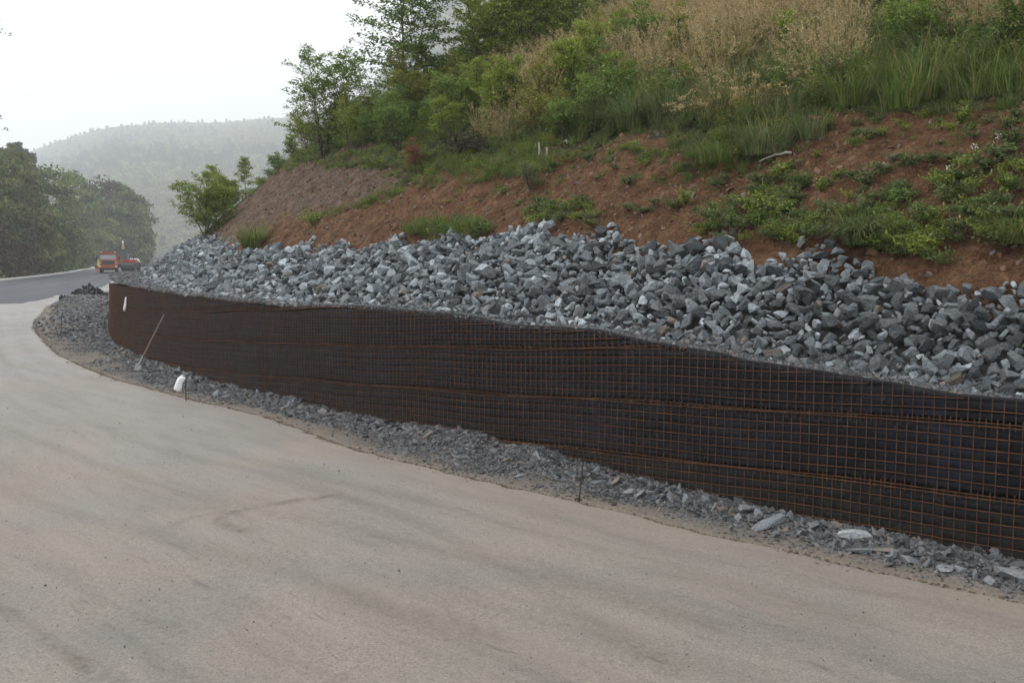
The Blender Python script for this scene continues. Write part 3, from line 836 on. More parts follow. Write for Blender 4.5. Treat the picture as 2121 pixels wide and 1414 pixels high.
# crumbs along the broken road edge
ii = rng.integers(0, len(rows), 14000); ii = ii[rows[ii, 1] < 45]; cc = rng.normal(0.0, 0.07, len(ii))
PX = rows[ii] + RL[ii] * (cc + jit[ii])[:, None]; r = rng.uniform(0.006, 0.02, len(ii))
DG = proto_collection("crumb_shapes", [mesh("crumb", V, F, mat("dirt_crumb_%d" % k, (0.25 - 0.03 * k, 0.205 - 0.025 * k, 0.16 - 0.02 * k), 0.95, 0.1)) for k, (V, F) in enumerate(PR_LO[:4])])
scatter("edge_crumbs", np.c_[PX, zroad(PX[:, 1]) - 0.01 - np.clip(-cc, 0, 1) * 0.4], rng.uniform(-3, 3, (len(ii), 3)), r, DG, 4)
# clods and pebbles on the soil
n = 20000
s = rng.uniform(6, 44, n); t = trip(s) + rng.random(n) * (tveg(s) - trip(s) + 0.4)
# height lookup from the hillside mesh
def hill_mesh_z(s, t):
    i = np.clip(np.searchsorted(sa, s) - 1, 0, len(sa) - 2); j = np.clip(np.searchsorted(ta, t) - 1, 0, len(ta) - 2)
    fi = np.clip((s - sa[i]) / (sa[i + 1] - sa[i]), 0, 1); fj = np.clip((t - ta[j]) / (ta[j + 1] - ta[j]), 0, 1)
    return (HZ[i, j] * (1 - fi) + HZ[i + 1, j] * fi) * (1 - fj) + (HZ[i, j + 1] * (1 - fi) + HZ[i + 1, j + 1] * fi) * fj
PS = Wat(s) + Nat(s) * (t + 0.06)[:, None]
SG = proto_collection("clod_shapes", [mesh("clod", V, F, m_) for (V, F), m_ in zip(PR_LO[:5], [mat('soil_clod_%d' % i_, c_, .95, .1) for i_, c_ in enumerate([(.14, .075, .048), (.11, .058, .037), (.17, .10, .068), (.16, .125, .10)])] + [M['gravel']])])
scatter("soil_clods", np.c_[PS, hill_mesh_z(s, t)], rng.uniform(-3, 3, (n, 3)), 0.007 + 0.045 * rng.random(n) ** 5 * np.where(rng.random(n) < .03, 2, 1), SG, 5)

# ------------------------------------------------------------------ retaining wall: wrapped fabric tiers and rusty mesh
wall = empty("retaining_wall", tuple(Wat(np.array([14.0]))[0]) + (0,))
tag(wall, "long curved retaining wall of black fabric tiers faced with rusty steel mesh", "wall")
WO = np.array(wall.location)
def wall_face(s, k): return 0.035 * k          # set-back of tier k
def skipper(s0, s1): return axis([(s0, 6, 0.2), (6, 18, 0.022), (18, 30, 0.04), (30, 46, 0.08), (46, s1, 0.4)])
sw = skipper(-5, 80)
PW = Wat(sw); NW = Nat(sw)
nz = 40
for k in range(-2, 3):
    lo = np.maximum(zjoint(sw, k), -0.25); hi = np.minimum(zjoint(sw, k + 1), ztop(sw) + 0.015)
    okc = hi - lo > 0.02
    v = np.linspace(0, 1, nz)
    istop = (zjoint(sw, k + 1) >= ztop(sw) + 0.012)
    Zg = lo[:, None] + (hi - lo)[:, None] * v[None, :]
    zl = Zg - zjoint(sw, k)[:, None]
    # bulging between bars and tucked in at the tier joints
    row = np.abs(np.sin(math.pi * zl / 0.103))
    colm = np.abs(np.sin(math.pi * (sw[:, None] + 0.03 * k) / 0.1))
    bulge = 0.027 * row ** 0.8 * (0.5 + 0.5 * colm ** 0.6) + 0.012 * fbm(np.broadcast_to(sw[:, None] * 2.0, Zg.shape), Zg * 3, 4, 70 + k) + 0.009 * fbm(np.broadcast_to(sw[:, None] * 9.0, Zg.shape) + Zg * 6, Zg * 12, 3, 80 + k)
    tuck = 0.085 * np.exp(-(zl / 0.030) ** 2) + np.where(istop[:, None], 0.05 * np.exp(-((v[None, :] - 1) / 0.05) ** 2) * (hi - lo)[:, None], 0.085 * np.exp(-((0.62 - zl) / 0.030) ** 2))
    off = wall_face(sw, k) - bulge + tuck + 0.012
    Xg = PW[:, None, 0] + NW[:, None, 0] * off - WO[0]; Yg = PW[:, None, 1] + NW[:, None, 1] * off - WO[1]
    Fg = grid_faces(len(sw), nz); colok = np.repeat((okc[:-1] & okc[1:]), nz - 1); Fg = Fg[colok]
    if not len(Fg): continue
    used, inv = np.unique(Fg, return_inverse=True)
    VV = np.stack([Xg, Yg, Zg], -1).reshape(-1, 3)[used]
    low = np.clip(1 - (Zg.ravel()[used] - 0.05) / 0.5, 0, 1)
    tag(obj("fabric_tier", mesh("fabric_tier", VV, inv.reshape(-1, 4), M['fabric'], smooth=True, pattr={"low": low}), wall))
# top hem of the fabric, folded back under the bench gravel
hem = []
for a, (o_, dz) in enumerate([(0.03, -0.03), (0.012, 0.008), (0.03, 0.028), (0.07, 0.030), (0.13, 0.012), (0.2, -0.04)]):
    kk = np.clip(np.floor((ztop(sw) - zjoint(sw, 0)) / 0.62), 0, 3)
    off = 0.035 * smooth1(kk, 61)[:len(sw)] + o_ + 0.014 * fbm(sw * 1.5, sw * 0 + a * 0.3, 3, 77)
    hem.append(np.c_[PW[:, 0] + NW[:, 0] * off - WO[0], PW[:, 1] + NW[:, 1] * off - WO[1], ztop(sw) + dz + 0.012 * fbm(sw * 1.1, sw * 0, 3, 79)])
hem = np.stack(hem, 1)
tag(obj("fabric_hem", mesh("fabric_hem", hem.reshape(-1, 3), grid_faces(len(sw), 6), M['fabric'], smooth=True, pattr={"low": np.zeros(len(sw) * 6)}), wall))
# mesh panels
RB = 0.0048
for k in range(-2, 3):
    plen = 2.4; s0 = -3.0 + 0.37 * k
    while s0 < 56:
        s1 = s0 + plen; paths, rads = [], []
        dz0 = random.uniform(-0.012, 0.012); ph = random.uniform(0, 0.1)
        sv_ = np.arange(s0 + ph * 0.3, s1, 0.1)
        for s in sv_:
            lo = max(float(zjoint(s, k)) - 0.03, -0.25); hi = min(float(zjoint(s, k + 1)) + 0.05 + random.uniform(-0.012, 0.02), float(ztop(s)) + 0.035)
            if hi - lo < 0.05: continue
            p = Wat(np.array([s]))[0]; nn = Nat(np.array([s]))[0]; off = wall_face(s, k) - 0.030
            lean = random.uniform(-0.006, 0.006)
            tg = np.array([-nn[1], nn[0]])
            a = p + nn * off; b = p + nn * (off + random.uniform(-.004, .006)) + tg * lean
            paths.append([(a[0] - WO[0], a[1] - WO[1], lo), (b[0] - WO[0], b[1] - WO[1], hi)]); rads.append(RB)
        for j in range(0, 7):
            zrel = 0.03 + j * 0.1 + dz0 * 0.3
            ssg = np.arange(s0 - 0.04, s1 + 0.05, 0.3 if s0 < 30 else 0.6)
            zz_ = zjoint(ssg, k) + zrel
            okk = (zz_ < ztop(ssg) + 0.01) & (zz_ > -0.25)
            run = []
            p = Wat(ssg); nn = Nat(ssg); off = wall_face(0, k) - 0.030 - 2 * RB + 0.002 * np.sin(ssg * 5 + j)
            xx = p[:, 0] + nn[:, 0] * off - WO[0]; yy = p[:, 1] + nn[:, 1] * off - WO[1]
            sag = 0.004 * np.sin(ssg * 2.3 + j * 1.7 + k)
            for q in range(len(ssg)):
                if okk[q]: run.append((xx[q], yy[q], zz_[q] + sag[q]))
                if (not okk[q] or q == len(ssg) - 1):
                    if len(run) > 1: paths.append(run); rads.append(RB)
                    run = []
        if paths:
            V, F = tubes(paths, rads, 4)
            obj("mesh_panel", mesh("mesh_panel", V, F, M['rust']), wall)
        s0 = s1
# loose tie wires
paths, rads = [], []
for _ in range(110):
    s = 6 + 34 * random.random() ** 1.4; z = random.uniform(0.2, float(ztop(s)) - 0.05); p = Wat(np.array([s]))[0]; nn = Nat(np.array([s]))[0]
    c = np.array([p[0] - nn[0] * 0.04 - WO[0], p[1] - nn[1] * 0.04 - WO[1], z]); pts_ = [c]
    for _ in range(3): c = c + np.array([random.uniform(-.03, .03), random.uniform(-.03, .0), random.uniform(-.05, .02)]); pts_.append(c)
    paths.append(pts_); rads.append(0.0028)
V, F = tubes(paths, rads, 4); tag(obj("tie_wires", mesh("tie_wires", V, F, M['rust']), wall), kind="stuff")

# grit lying on the ledges between the tiers
s = 5 + 20 * rng.random(2600); kk = rng.integers(-1, 1, 2600); Pj = Wat(s) + Nat(s) * rng.uniform(-0.005, 0.06, 2600)[:, None]
zj = zjoint(s, kk); okj = (zj > 0.05) & (zj < ztop(s)) & (fbm(s * 1.3, kk * 3.0, 2, 90) > 0.0)
r = rng.uniform(0.004, 0.013, 2600)
scatter("ledge_grit", np.c_[Pj, zj + 0.008][okj], rng.uniform(-3, 3, (okj.sum(), 3)), r[okj], GR, len(PR_LO))

# ------------------------------------------------------------------ plants
def bark_tubes(paths, rads, parent, name="trunk", sides=5, m=None):
    V, F = tubes(paths, rads, sides)
    return obj(name, mesh(name, V, F, m or M['bark'], smooth=True), parent)

def branchy(h, w, nbr, ntw, nlf, leaf, seed, stems=1, start=0.18, rise=0.5, wob=0.1, prof=None, droop=0.15):
    """skeleton with leafy sprays. returns trunk paths, radii, leaf V,F,tint"""
    r = np.random.default_rng(seed); paths, rads, LP, LN, LS, LT = [], [], [], [], [], []
    prof = prof or (lambda f: (1 - f) ** 0.75 * 0.9 + 0.12)
    for st in range(stems):
        az = r.uniform(0, 6.28); lean = 0 if stems == 1 else r.uniform(0.1, 0.3) * w; hh = h * (1 if st == 0 else r.uniform(0.65, 0.95))
        tz = np.linspace(0, 1, 9)
        path = np.c_[np.cos(az) * lean * tz + wob * h * 0.3 * np.cumsum(r.normal(0, .12, 9)), np.sin(az) * lean * tz + wob * h * 0.3 * np.cumsum(r.normal(0, .12, 9)), hh * tz]
        path[0, :2] *= 0.2
        paths.append(path); rads.append(np.linspace(0.009 * h ** 0.9 + 0.006, 0.003, 9))
        nb = max(3, nbr // stems)
        for b in range(nb):
            f = start + (1 - start) * ((b + r.random()) / nb) ** 0.9
            p0 = np.array([np.interp(f, tz, path[:, k]) for k in range(3)])
            a = b * 2.4 + r.uniform(-.5, .5); L = 0.5 * w * prof(f) * r.uniform(0.65, 1.15)
            el = rise * r.uniform(0.5, 1.3) + 0.35 * f
            d = np.array([math.cos(a) * math.cos(el), math.sin(a) * math.cos(el), math.sin(el)])
            tt = np.linspace(0, 1, 6)[:, None]
            bp = p0 + d * L * tt + np.array([0, 0, -droop * L]) * tt ** 2 + r.normal(0, 0.03 * L, (6, 3)) * tt
            paths.append(bp); rads.append(np.linspace(0.006 + 0.004 * h / 3, 0.002, 6))
            sidev = np.array([-math.sin(a), math.cos(a), 0])
            for q in range(ntw):
                g = 0.15 + 0.85 * (q + r.random()) / ntw
                c = np.array([np.interp(g, tt[:, 0], bp[:, k]) for k in range(3)])
                sg = 1 if q % 2 else -1
                td = d * 0.55 + sidev * sg * r.uniform(0.5, 1.0) + r.normal(0, .22, 3); td[2] *= 0.45; td /= np.linalg.norm(td)
                tl = (0.18 + 0.30 * L * (1.15 - g)) * r.uniform(0.6, 1.2)
                n_ = nlf; uu = r.random(n_)
                off = np.cross(td, [0, 0, 1]); off /= np.linalg.norm(off) + 1e-6
                P = c + td * (tl * uu)[:, None] + off * (r.normal(0, 0.035 + 0.06 * tl, n_))[:, None] + np.array([0, 0, 1]) * r.normal(0, 0.02 + 0.03 * tl, n_)[:, None]
                LP.append(P); Nq = np.tile([0, 0, 1.0], (n_, 1)) + r.normal(0, 0.55, (n_, 3)); LN.append(Nq)
                LS.append(leaf * r.uniform(0.6, 1.25, n_)); LT.append(np.clip(r.normal(0.36 + 0.5 * f * 0.6 + r.uniform(-.15, .25), 0.18, n_), 0, 1))
    V, F = leaves(np.vstack(LP), np.vstack(LN), np.concatenate(LS))
    return paths, rads, V, F, np.concatenate(LT)

def make_plant(name, label, cat, h, w, nbr, ntw, nlf, leaf, seed, m, group=None, crown="crown", stem="trunk", **kw):
    ps, rs, V, F, t = branchy(h, w, nbr, ntw, nlf, leaf, seed, **kw)
    e = empty(name); tag(e, label, cat, group)
    bark_tubes(ps, rs, e, stem)
    obj(crown, mesh(crown, V, F, M[m], tint=t), e)
    return e

def blob_crown(h, w, z0, n, leaf, seed, lumps=26, shape='round'):
    """crown of many leaf clumps on lumps spread through an uneven envelope"""
    r = np.random.default_rng(seed); LP, LN, LT, LS = [], [], [], []
    for i in range(lumps):
        f = (i + r.random()) / lumps
        if shape == 'cone': rr = 0.5 * w * (1 - f) ** 0.9 + 0.04 * w
        else: rr = 0.5 * w * math.sqrt(max(0.04, 1 - (2 * f - 0.9) ** 2 / 1.25))
        a = i * 2.4 + r.uniform(-.6, .6); q = rr * r.uniform(0.35, 0.85)
        lr = (0.16 if shape == 'cone' else 0.21) * w * r.uniform(0.7, 1.35)
        c = np.array([math.cos(a) * q, math.sin(a) * q, z0 + (h - z0) * f * 0.93])
        k = n // lumps
        d = r.normal(size=(k, 3)); d /= np.linalg.norm(d, axis=1)[:, None]; d[:, 2] = np.abs(d[:, 2]) * 0.9 - 0.35 * (r.random(k) < 0.4)
        P = c + d * lr * (r.random(k) ** 0.35)[:, None] * np.array([1.1, 1.1, 0.75 if shape != 'cone' else 0.4])
        LP.append(P); LN.append(d + r.normal(0, .45, (k, 3))); LT.append(np.clip(r.normal(0.42 + r.uniform(-.35, .4), .16, k), 0, 1)); LS.append(leaf * r.uniform(.6, 1.3, k))
    V, F = leaves(np.vstack(LP), np.vstack(LN), np.concatenate(LS), aspect=0.8)
    return V, F, np.concatenate(LT)

# ---- grass tufts
def tuft(n, h, spread, w, bend, seed, plume=0.0):
    r = np.random.default_rng(seed)
    a = r.uniform(0, 6.28, n); q = spread * np.sqrt(r.random(n)); P = np.c_[np.cos(a) * q, np.sin(a) * q, np.zeros(n)]
    a2 = a + r.normal(0, .7, n); D = np.c_[np.cos(a2), np.sin(a2), np.zeros(n)]
    L = h * r.uniform(.55, 1.15, n); b = np.clip(bend * r.uniform(.35, 1.5, n), 0, 1.1)
    V, F, seg, C = blades(P, D, L, w * r.uniform(.6, 1.3, n), b)
    t = np.repeat(np.clip(r.normal(.5, .25, n), 0, 1), seg)
    out = [(V, F, t, 0)]
    if plume:
        k = int(n * plume); sel = r.choice(n, k, replace=False)
        tip = C[sel, -1]; prv = C[sel, -2]; ax = tip - prv; ax /= np.linalg.norm(ax, axis=1)[:, None]
        LP, LN = [], []
        for j in range(12):
            LP.append(tip - ax * (0.20 * j / 12) + r.normal(0, .006, (k, 3))); LN.append(r.normal(size=(k, 3)))
        V2, F2 = leaves(np.vstack(LP), np.vstack(LN), 0.048 * r.uniform(.7, 1.3, k * 12), aspect=0.30)
        out.append((V2, F2, r.random(len(F2)), 1))
    return out
def tuft_mesh(name, mats, **kw):
    parts = tuft(**kw); V, F = merge([(p[0], p[1]) for p in parts])
    return mesh(name, V, F, mats, tint=np.concatenate([p[2] for p in parts]), mi=np.concatenate([np.full(len(p[1]), p[3]) for p in parts]))

# ---- herbs and weeds
def herb(n_stem, h, w, nlf, leaf, seed, wilt=0.5):
    r = np.random.default_rng(seed); LP, LN, LS, LT = [], [], [], []
    paths, rads = [], []
    for i in range(n_stem):
        a = r.uniform(0, 6.28); L = h * r.uniform(.5, 1.1); rad_ = w * .5 * r.uniform(.2, 1)
        t = np.linspace(0, 1, 6)
        z = L * (t - wilt * t ** 2.2 * .8) ; q = rad_ * t ** 0.8
        P = np.c_[np.cos(a) * q, np.sin(a) * q, np.maximum(z, 0.012)]
        paths.append(P); rads.append(np.linspace(.004, .0015, 6))
        u = r.random(nlf) ** 0.8; base = np.stack([np.interp(u, t, P[:, k]) for k in range(3)], 1)
        LP.append(base + r.normal(0, .014, (nlf, 3))); LN.append(np.tile([0, 0, 1.0], (nlf, 1)) + r.normal(0, .75, (nlf, 3))); LS.append(leaf * r.uniform(.5, 1.3, nlf))
        LT.append(np.clip(r.normal(.45 + r.uniform(-.2, .2), .22, nlf), 0, 1))
    V, F = leaves(np.vstack(LP), np.vstack(LN), np.concatenate(LS), aspect=.42, fold=.05)
    V[:, 2] = np.maximum(V[:, 2], 0.004)
    return V, F, np.concatenate(LT), paths, rads
def herb_mesh(name, m, *a, **k):
    V, F, t, ps, rs = herb(*a, **k); return mesh(name, V, F, M[m], tint=t)

# upper thicket: grass and herbs covering the hill above the cut
G_GREEN = proto_collection("green_tufts", [tuft_mesh("green_tuft", [M['grass' if i % 2 else 'grass_blue'], M['plume']], n=55, h=.75, spread=.15, w=.014, bend=.7, seed=i) for i in range(5)])
G_STRAW = proto_collection("straw_tufts", [tuft_mesh("straw_tuft", [M['straw'], M['plume']], n=42, h=1.15, spread=.17, w=.011, bend=[.15,.35,.6,.3,.8][i], seed=20 + i, plume=.6) for i in range(5)])
G_HERB = proto_collection("herb_shapes", [herb_mesh("herb", ['weed', 'leaf', 'leaf_dark', 'weed', 'leaf_yellow', 'leaf_dark'][i], 26, .55 + .1 * i, .75, 16, .065, 40 + i, wilt=.25) for i in range(6)])
def pip(u, v, poly):
    poly = np.array(poly, float); ins = np.zeros(len(u), bool); j = len(poly) - 1
    for i in range(len(poly)):
        c = ((poly[i, 1] > v) != (poly[j, 1] > v)) & (u < (poly[j, 0] - poly[i, 0]) * (v - poly[i, 1]) / (poly[j, 1] - poly[i, 1] + 1e-9) + poly[i, 0])
        ins ^= c; j = i
    return ins
def hill_candidates(n, tmax=16, smin=6, smax=62):
    s = rng.uniform(smin, smax, n); t = tveg(s) - 0.25 + rng.random(n) * (tmax - tveg(s))
    P = Wat(s) + Nat(s) * t[:, None]; return s, t, P
STRAW1 = [(1205, 130), (1260, 70), (1420, 20), (1500, -60), (1780, -60), (1800, 60), (1760, 200), (1600, 190), (1500, 230), (1330, 200), (1240, 180)]
STRAW2 = [(985, 230), (1010, 170), (1130, 135), (1200, 150), (1180, 210), (1080, 235)]
STRAW3 = [(1960, -60), (2200, -60), (2200, 120), (2050, 140), (1960, 60)]
s, t, P = hill_candidates(26000)
z = hill(s, t); PP = np.c_[P, z - .05]; u, v, d = project(PP)
vis = (u > -80) & (u < 2250) & (v > -420) & (d > 3) & (rng.random(len(u)) < np.clip(60 / d ** 1.15, .25, 1))
nzs = fbm(P[:, 0] * .9, P[:, 1] * .9, 3, 131)
inst = (pip(u, v, STRAW1) & ((nzs > -.28) | (v < 60))) | pip(u, v, STRAW2) | pip(u, v, STRAW3)
nz_ = fbm(P[:, 0] * .5, P[:, 1] * .5, 3, 101)
is_straw = vis & ((inst & (rng.random(len(u)) < np.clip(1.0 - (v + 20) / 330, .35, .85))) | (~inst & (nz_ > .42) & (u > 900) & (rng.random(len(u)) < .3)))
is_green = vis & ~is_straw & (((nz_ > 0.0) & (u > 1180)) | ((u > 1500) & (rng.random(len(u)) < .35)) | (rng.random(len(u)) < .12))
is_herb = vis & ~is_straw & ~is_green
def put(name, msk, coll, npr, lo, hi, mult=1.0):
    k = np.where(msk)[0]; k = k[rng.random(len(k)) < mult]
    rot = np.c_[rng.normal(0, .12, len(k)), rng.normal(0, .12, len(k)), rng.uniform(0, 6.28, len(k))]
    ef = np.clip((t[k] - tveg(s[k]) + .35) / 1.6, .35, 1) * np.where((name == 'undergrowth') & (u[k] < 1250), .72, 1)
    return scatter(name, PP[k], rot, rng.uniform(lo, hi, len(k)) * ef, coll, npr), len(k)
print(put("dry_grass", is_straw, G_STRAW, 5, .5, 1.15)[1], put("green_grass", is_green, G_GREEN, 5, .5, 1.3, .6)[1], put("undergrowth", is_herb, G_HERB, 6, .6, 1.25, .75)[1])

# sparse weeds low on the cut and along the top of the riprap
def strip_points(n, poly, ):
    out = []
    us = [p[0] for p in poly]; vs = [p[1] for p in poly]
    uu = rng.uniform(min(us), max(us), n * 6); vv = rng.uniform(min(vs), max(vs), n * 6); k = pip(uu, vv, poly)
    for a, b in list(zip(uu[k], vv[k]))[:n]:
        p = on_hill(a, b)
        if p is not None: out.append(p)
    return out
LOWHERB = proto_collection("low_herb_shapes", [herb_mesh("low_herb", ['weed', 'weed', 'leaf', 'leaf_dark'][i], 22, .20 + .03 * i, .5, 12, .042, 60 + i, wilt=.6) for i in range(4)])
LOWGRASS = proto_collection("low_grass_shapes", [tuft_mesh("low_grass", [M['grass'], M['plume']], n=60, h=.26, spread=.13, w=.006, bend=.6, seed=80 + i) for i in range(3)])
MATS_ = [([(620, 470), (690, 440), (900, 375), (1100, 330), (1160, 345), (1000, 380), (860, 400), (700, 452)], 170, .6, 1.1, 'G'),
         ([(900, 345), (1110, 318), (1120, 355), (960, 372), (860, 385)], 70, .7, 1.3, 'G'),
         ([(830, 480), (880, 462), (1000, 470), (1010, 492), (900, 500)], 70, .8, 1.4, 'G'),
         ([(1080, 450), (1130, 430), (1240, 430), (1230, 460), (1100, 468)], 28, .6, 1.1, 'H'),
         ([(1430, 500), (1480, 425), (1700, 430), (1900, 480), (1960, 560), (1850, 530), (1650, 510)], 85, .6, 1.25, 'H'),
         ([(1700, 400), (1900, 390), (2130, 300), (2130, 560), (1950, 520), (1760, 470)], 60, .6, 1.25, 'H'),
         ([(1540, 430), (1640, 370), (1680, 380), (1600, 440)], 26, .6, 1.1, 'H'),
         ([(780, 340), (860, 300), (920, 330), (880, 360), (760, 352)], 60, .7, 1.2, 'H'),
         ([(480, 440), (560, 350), (640, 300), (740, 290), (740, 312), (640, 340), (560, 372), (500, 420), (430, 490), (400, 500)], 150, .9, 1.8, 'H'),
         ([(640, 350), (720, 320), (880, 300), (900, 340), (760, 350)], 90, .7, 1.3, 'H')]
hp, gp, hs, gs = [], [], [], []
for poly, n, lo, hi, ty in MATS_:
    q = strip_points(n, poly)
    for p in q:
        if ty == 'G' and rng.random() < .7: gp.append(p); gs.append(rng.uniform(lo, hi))
        else: hp.append(p); hs.append(rng.uniform(lo, hi))
for nm, pp, ss_, cc, kk in (("low_weeds", hp, hs, LOWHERB, 4), ("grass_strip", gp, gs, LOWGRASS, 3)):
    pp = np.array([tuple(p) for p in pp]); scatter(nm, pp, np.c_[rng.normal(0, .2, len(pp)) + .2, rng.normal(0, .2, len(pp)), rng.uniform(0, 6.28, len(pp))], ss_, cc, kk)

# ragged small growth creeping down from the thicket over the soil
n_ = 520; s_r = rng.uniform(7.5, 34, n_); q_r = rng.exponential(.42, n_); t_r = tveg(s_r) - q_r; ok_r = (t_r > trip(s_r) + .1) & (fbm(s_r * .9, t_r * 1.2, 3, 190) > -.25)
n2 = 150; s_q = rng.uniform(7.5, 30, n2); t_q = trip(s_q) + rng.random(n2) * (tveg(s_q) - trip(s_q)); s_r = np.r_[s_r[ok_r], s_q]; t_r = np.r_[t_r[ok_r], t_q]; nr = len(s_r)
P_r = Wat(s_r) + Nat(s_r) * (t_r + .06)[:, None]; z_r = hill_mesh_z(s_r, t_r) - .01; hb = rng.random(nr) < .6
sc_r = rng.uniform(.25, .9, nr) * np.where(np.arange(nr) >= nr - n2, .55, 1)
for nm, mk_, cc, kk in (("creeping_weeds", hb, LOWHERB, 4), ("creeping_grass", ~hb, LOWGRASS, 3)):
    scatter(nm, np.c_[P_r, z_r][mk_], np.c_[rng.normal(0, .25, mk_.sum()), rng.normal(0, .25, mk_.sum()), rng.uniform(0, 6.28, mk_.sum())], sc_r[mk_], cc, kk)
# dry roots and straws lying on the soil
paths, rads = [], []
for _ in range(60):
    s0 = random.uniform(8, 30); t0 = random.uniform(float(trip(s0)) + .1, float(tveg(s0))); p0 = Wat(np.array([s0]))[0] + Nat(np.array([s0]))[0] * (t0 + .06); z0 = float(hill_mesh_z(np.array([s0]), np.array([t0]))[0])
    a = random.uniform(0, 6.28); L = random.uniform(.06, .26); pp = []
    for q in range(5):
        f = q / 4; ds, dt = math.cos(a) * L * f, math.sin(a) * L * f; a += random.uniform(-.25, .25)
        p1 = Wat(np.array([s0 + ds]))[0] + Nat(np.array([s0 + ds]))[0] * (t0 + dt + .06); pp.append((p1[0], p1[1], float(hill_mesh_z(np.array([s0 + ds]), np.array([t0 + dt]))[0]) + .012 + .02 * math.sin(3.1 * f)))
    paths.append(pp); rads.append(random.uniform(.0015, .0035))
V, F = tubes(paths, rads, 4); tag(obj("dry_roots", mesh("dry_roots", V, F, mat('dry_root', (.17, .125, .09), .9, .1))), kind="stuff")

# individual weed clumps on the bare soil
PHERB = []
for i in range(5):
    V, F, tt_, ps, rs = herb([18, 24, 30, 16, 26][i], [.22, .3, .26, .34, .2][i], [.45, .6, .7, .4, .8][i], 14, [.05, .055, .045, .06, .05][i], 120 + i, wilt=[.6, .75, .5, .35, .8][i])
    Vs_, Fs_ = tubes(ps, rs, 3)
    PHERB.append((mesh("leaves", V, F, M['weed' if i != 3 else 'leaf'], tint=tt_), mesh("stems", Vs_, Fs_, M['leaf_dark'])))
def weed(u, v, k, sc, label, group="weed clumps on the bare red soil"):
    p = on_hill(u, v)
    if p is None: return
    e = empty("weed_clump", p, random.uniform(0, 6.28)); e.scale = (sc,) * 3
    tag(e, label, "weed", group); obj("leaves", PHERB[k][0], e); obj("stems", PHERB[k][1], e)
def WLAB(u, v, sc):
    size = "small" if sc < .65 else ("broad" if sc > .85 else "medium")
    if u < 1150: where = "on the soil left of the tall grey crest stone" if v > 400 else "on the soil just under the central green strip"
    elif u < 1380: where = "on the soil right above the middle of the rock crest" if v > 400 else "on the open soil in the middle of the slope"
    elif u < 1660: where = "in the weed mat above the rocks right of centre" if v > 400 else "on the soil under the large green tussocks"
    elif u < 1920: where = "at the lower right soil above the spreading tussock" if v > 380 else "in the weed row across the right soil"
    else: where = "near the right frame edge low above the rocks" if v > 380 else "near the right frame edge on the upper soil"
    return "%s low green weed clump %s" % (size, where)
WL = "low wilted green weed clump lying on the bare red soil"
UNIQ = {(1215, 335): "drooping green weed pair sprouting high on the soil above the rock crest", (1265, 340): "narrow upright weed beside the drooping pair on the red soil",
        (1300, 385): "dark drooping weed between the grass tussock and the rock crest", (1990, 262): "tall dark leafy weed just below the grass at the right, top of the soil",
        (1570, 385): "large pale green weed mat in the middle of the red soil", (1965, 335): "bright yellow green young weed among darker weeds on the soil",
        (1800, 290): "long trailing weed crossing the soil below the upper grass", (1430, 290): "small greyish weed at the left edge of the big tussock"}
for i, (u, v, sc) in enumerate([(1215, 335, .9), (1265, 340, .7), (1300, 385, .8), (1990, 262, .75), (2010, 290, .5), (2045, 258, .4), (1805, 235, .35), (1570, 385, .9), (1610, 375, .9), (1480, 385, .6), (1500, 375, .6),
                                (1800, 290, .7), (1770, 300, .5), (1825, 285, .45), (1965, 335, .6), (1930, 335, .7), (1880, 345, .8), (1855, 335, .6), (1690, 330, .35), (1760, 365, .6), (1720, 385, .5),
                                (1830, 365, .8), (1790, 385, .8), (1730, 372, .45), (1650, 412, .5), (1625, 425, .5), (1565, 400, .6), (1395, 432, .7), (1420, 425, .8), (1330, 440, .7), (1355, 425, .6), (1300, 435, .5),
                                (1205, 425, .7), (1170, 440, .7), (1120, 420, .7), (1115, 440, .8), (1230, 455, .6), (1225, 470, .6), (1265, 330, .6), (1185, 350, .35), (1430, 290, .5), (1520, 470, .9), (1480, 460, .9),
                                (1560, 450, .9), (1450, 475, .7), (1880, 395, .5), (1890, 410, .4), (1905, 440, .5), (1960, 390, .8), (2000, 370, .9), (2040, 350, 1.0), (2080, 330, 1.0), (2100, 300, .9), (2090, 400, .9),
                                (2050, 430, .9), (2010, 450, .8), (2100, 460, 1.0), (1980, 480, .8), (935, 345, .6), (660, 458, .5), (640, 466, .4), (990, 372, .4), (1140, 425, .5), (1000, 355, .6), (860, 345, .5),
                                (2110, 250, .8), (2090, 270, .7), (1420, 350, .5), (1700, 400, .6), (1945, 300, .3), (2070, 480, .8)]):
    weed(u, v, i % 5, sc * 1.25, UNIQ.get((u, v)) or WLAB(u, v, sc), None if (u, v) in UNIQ else "weed clumps on the bare red soil")

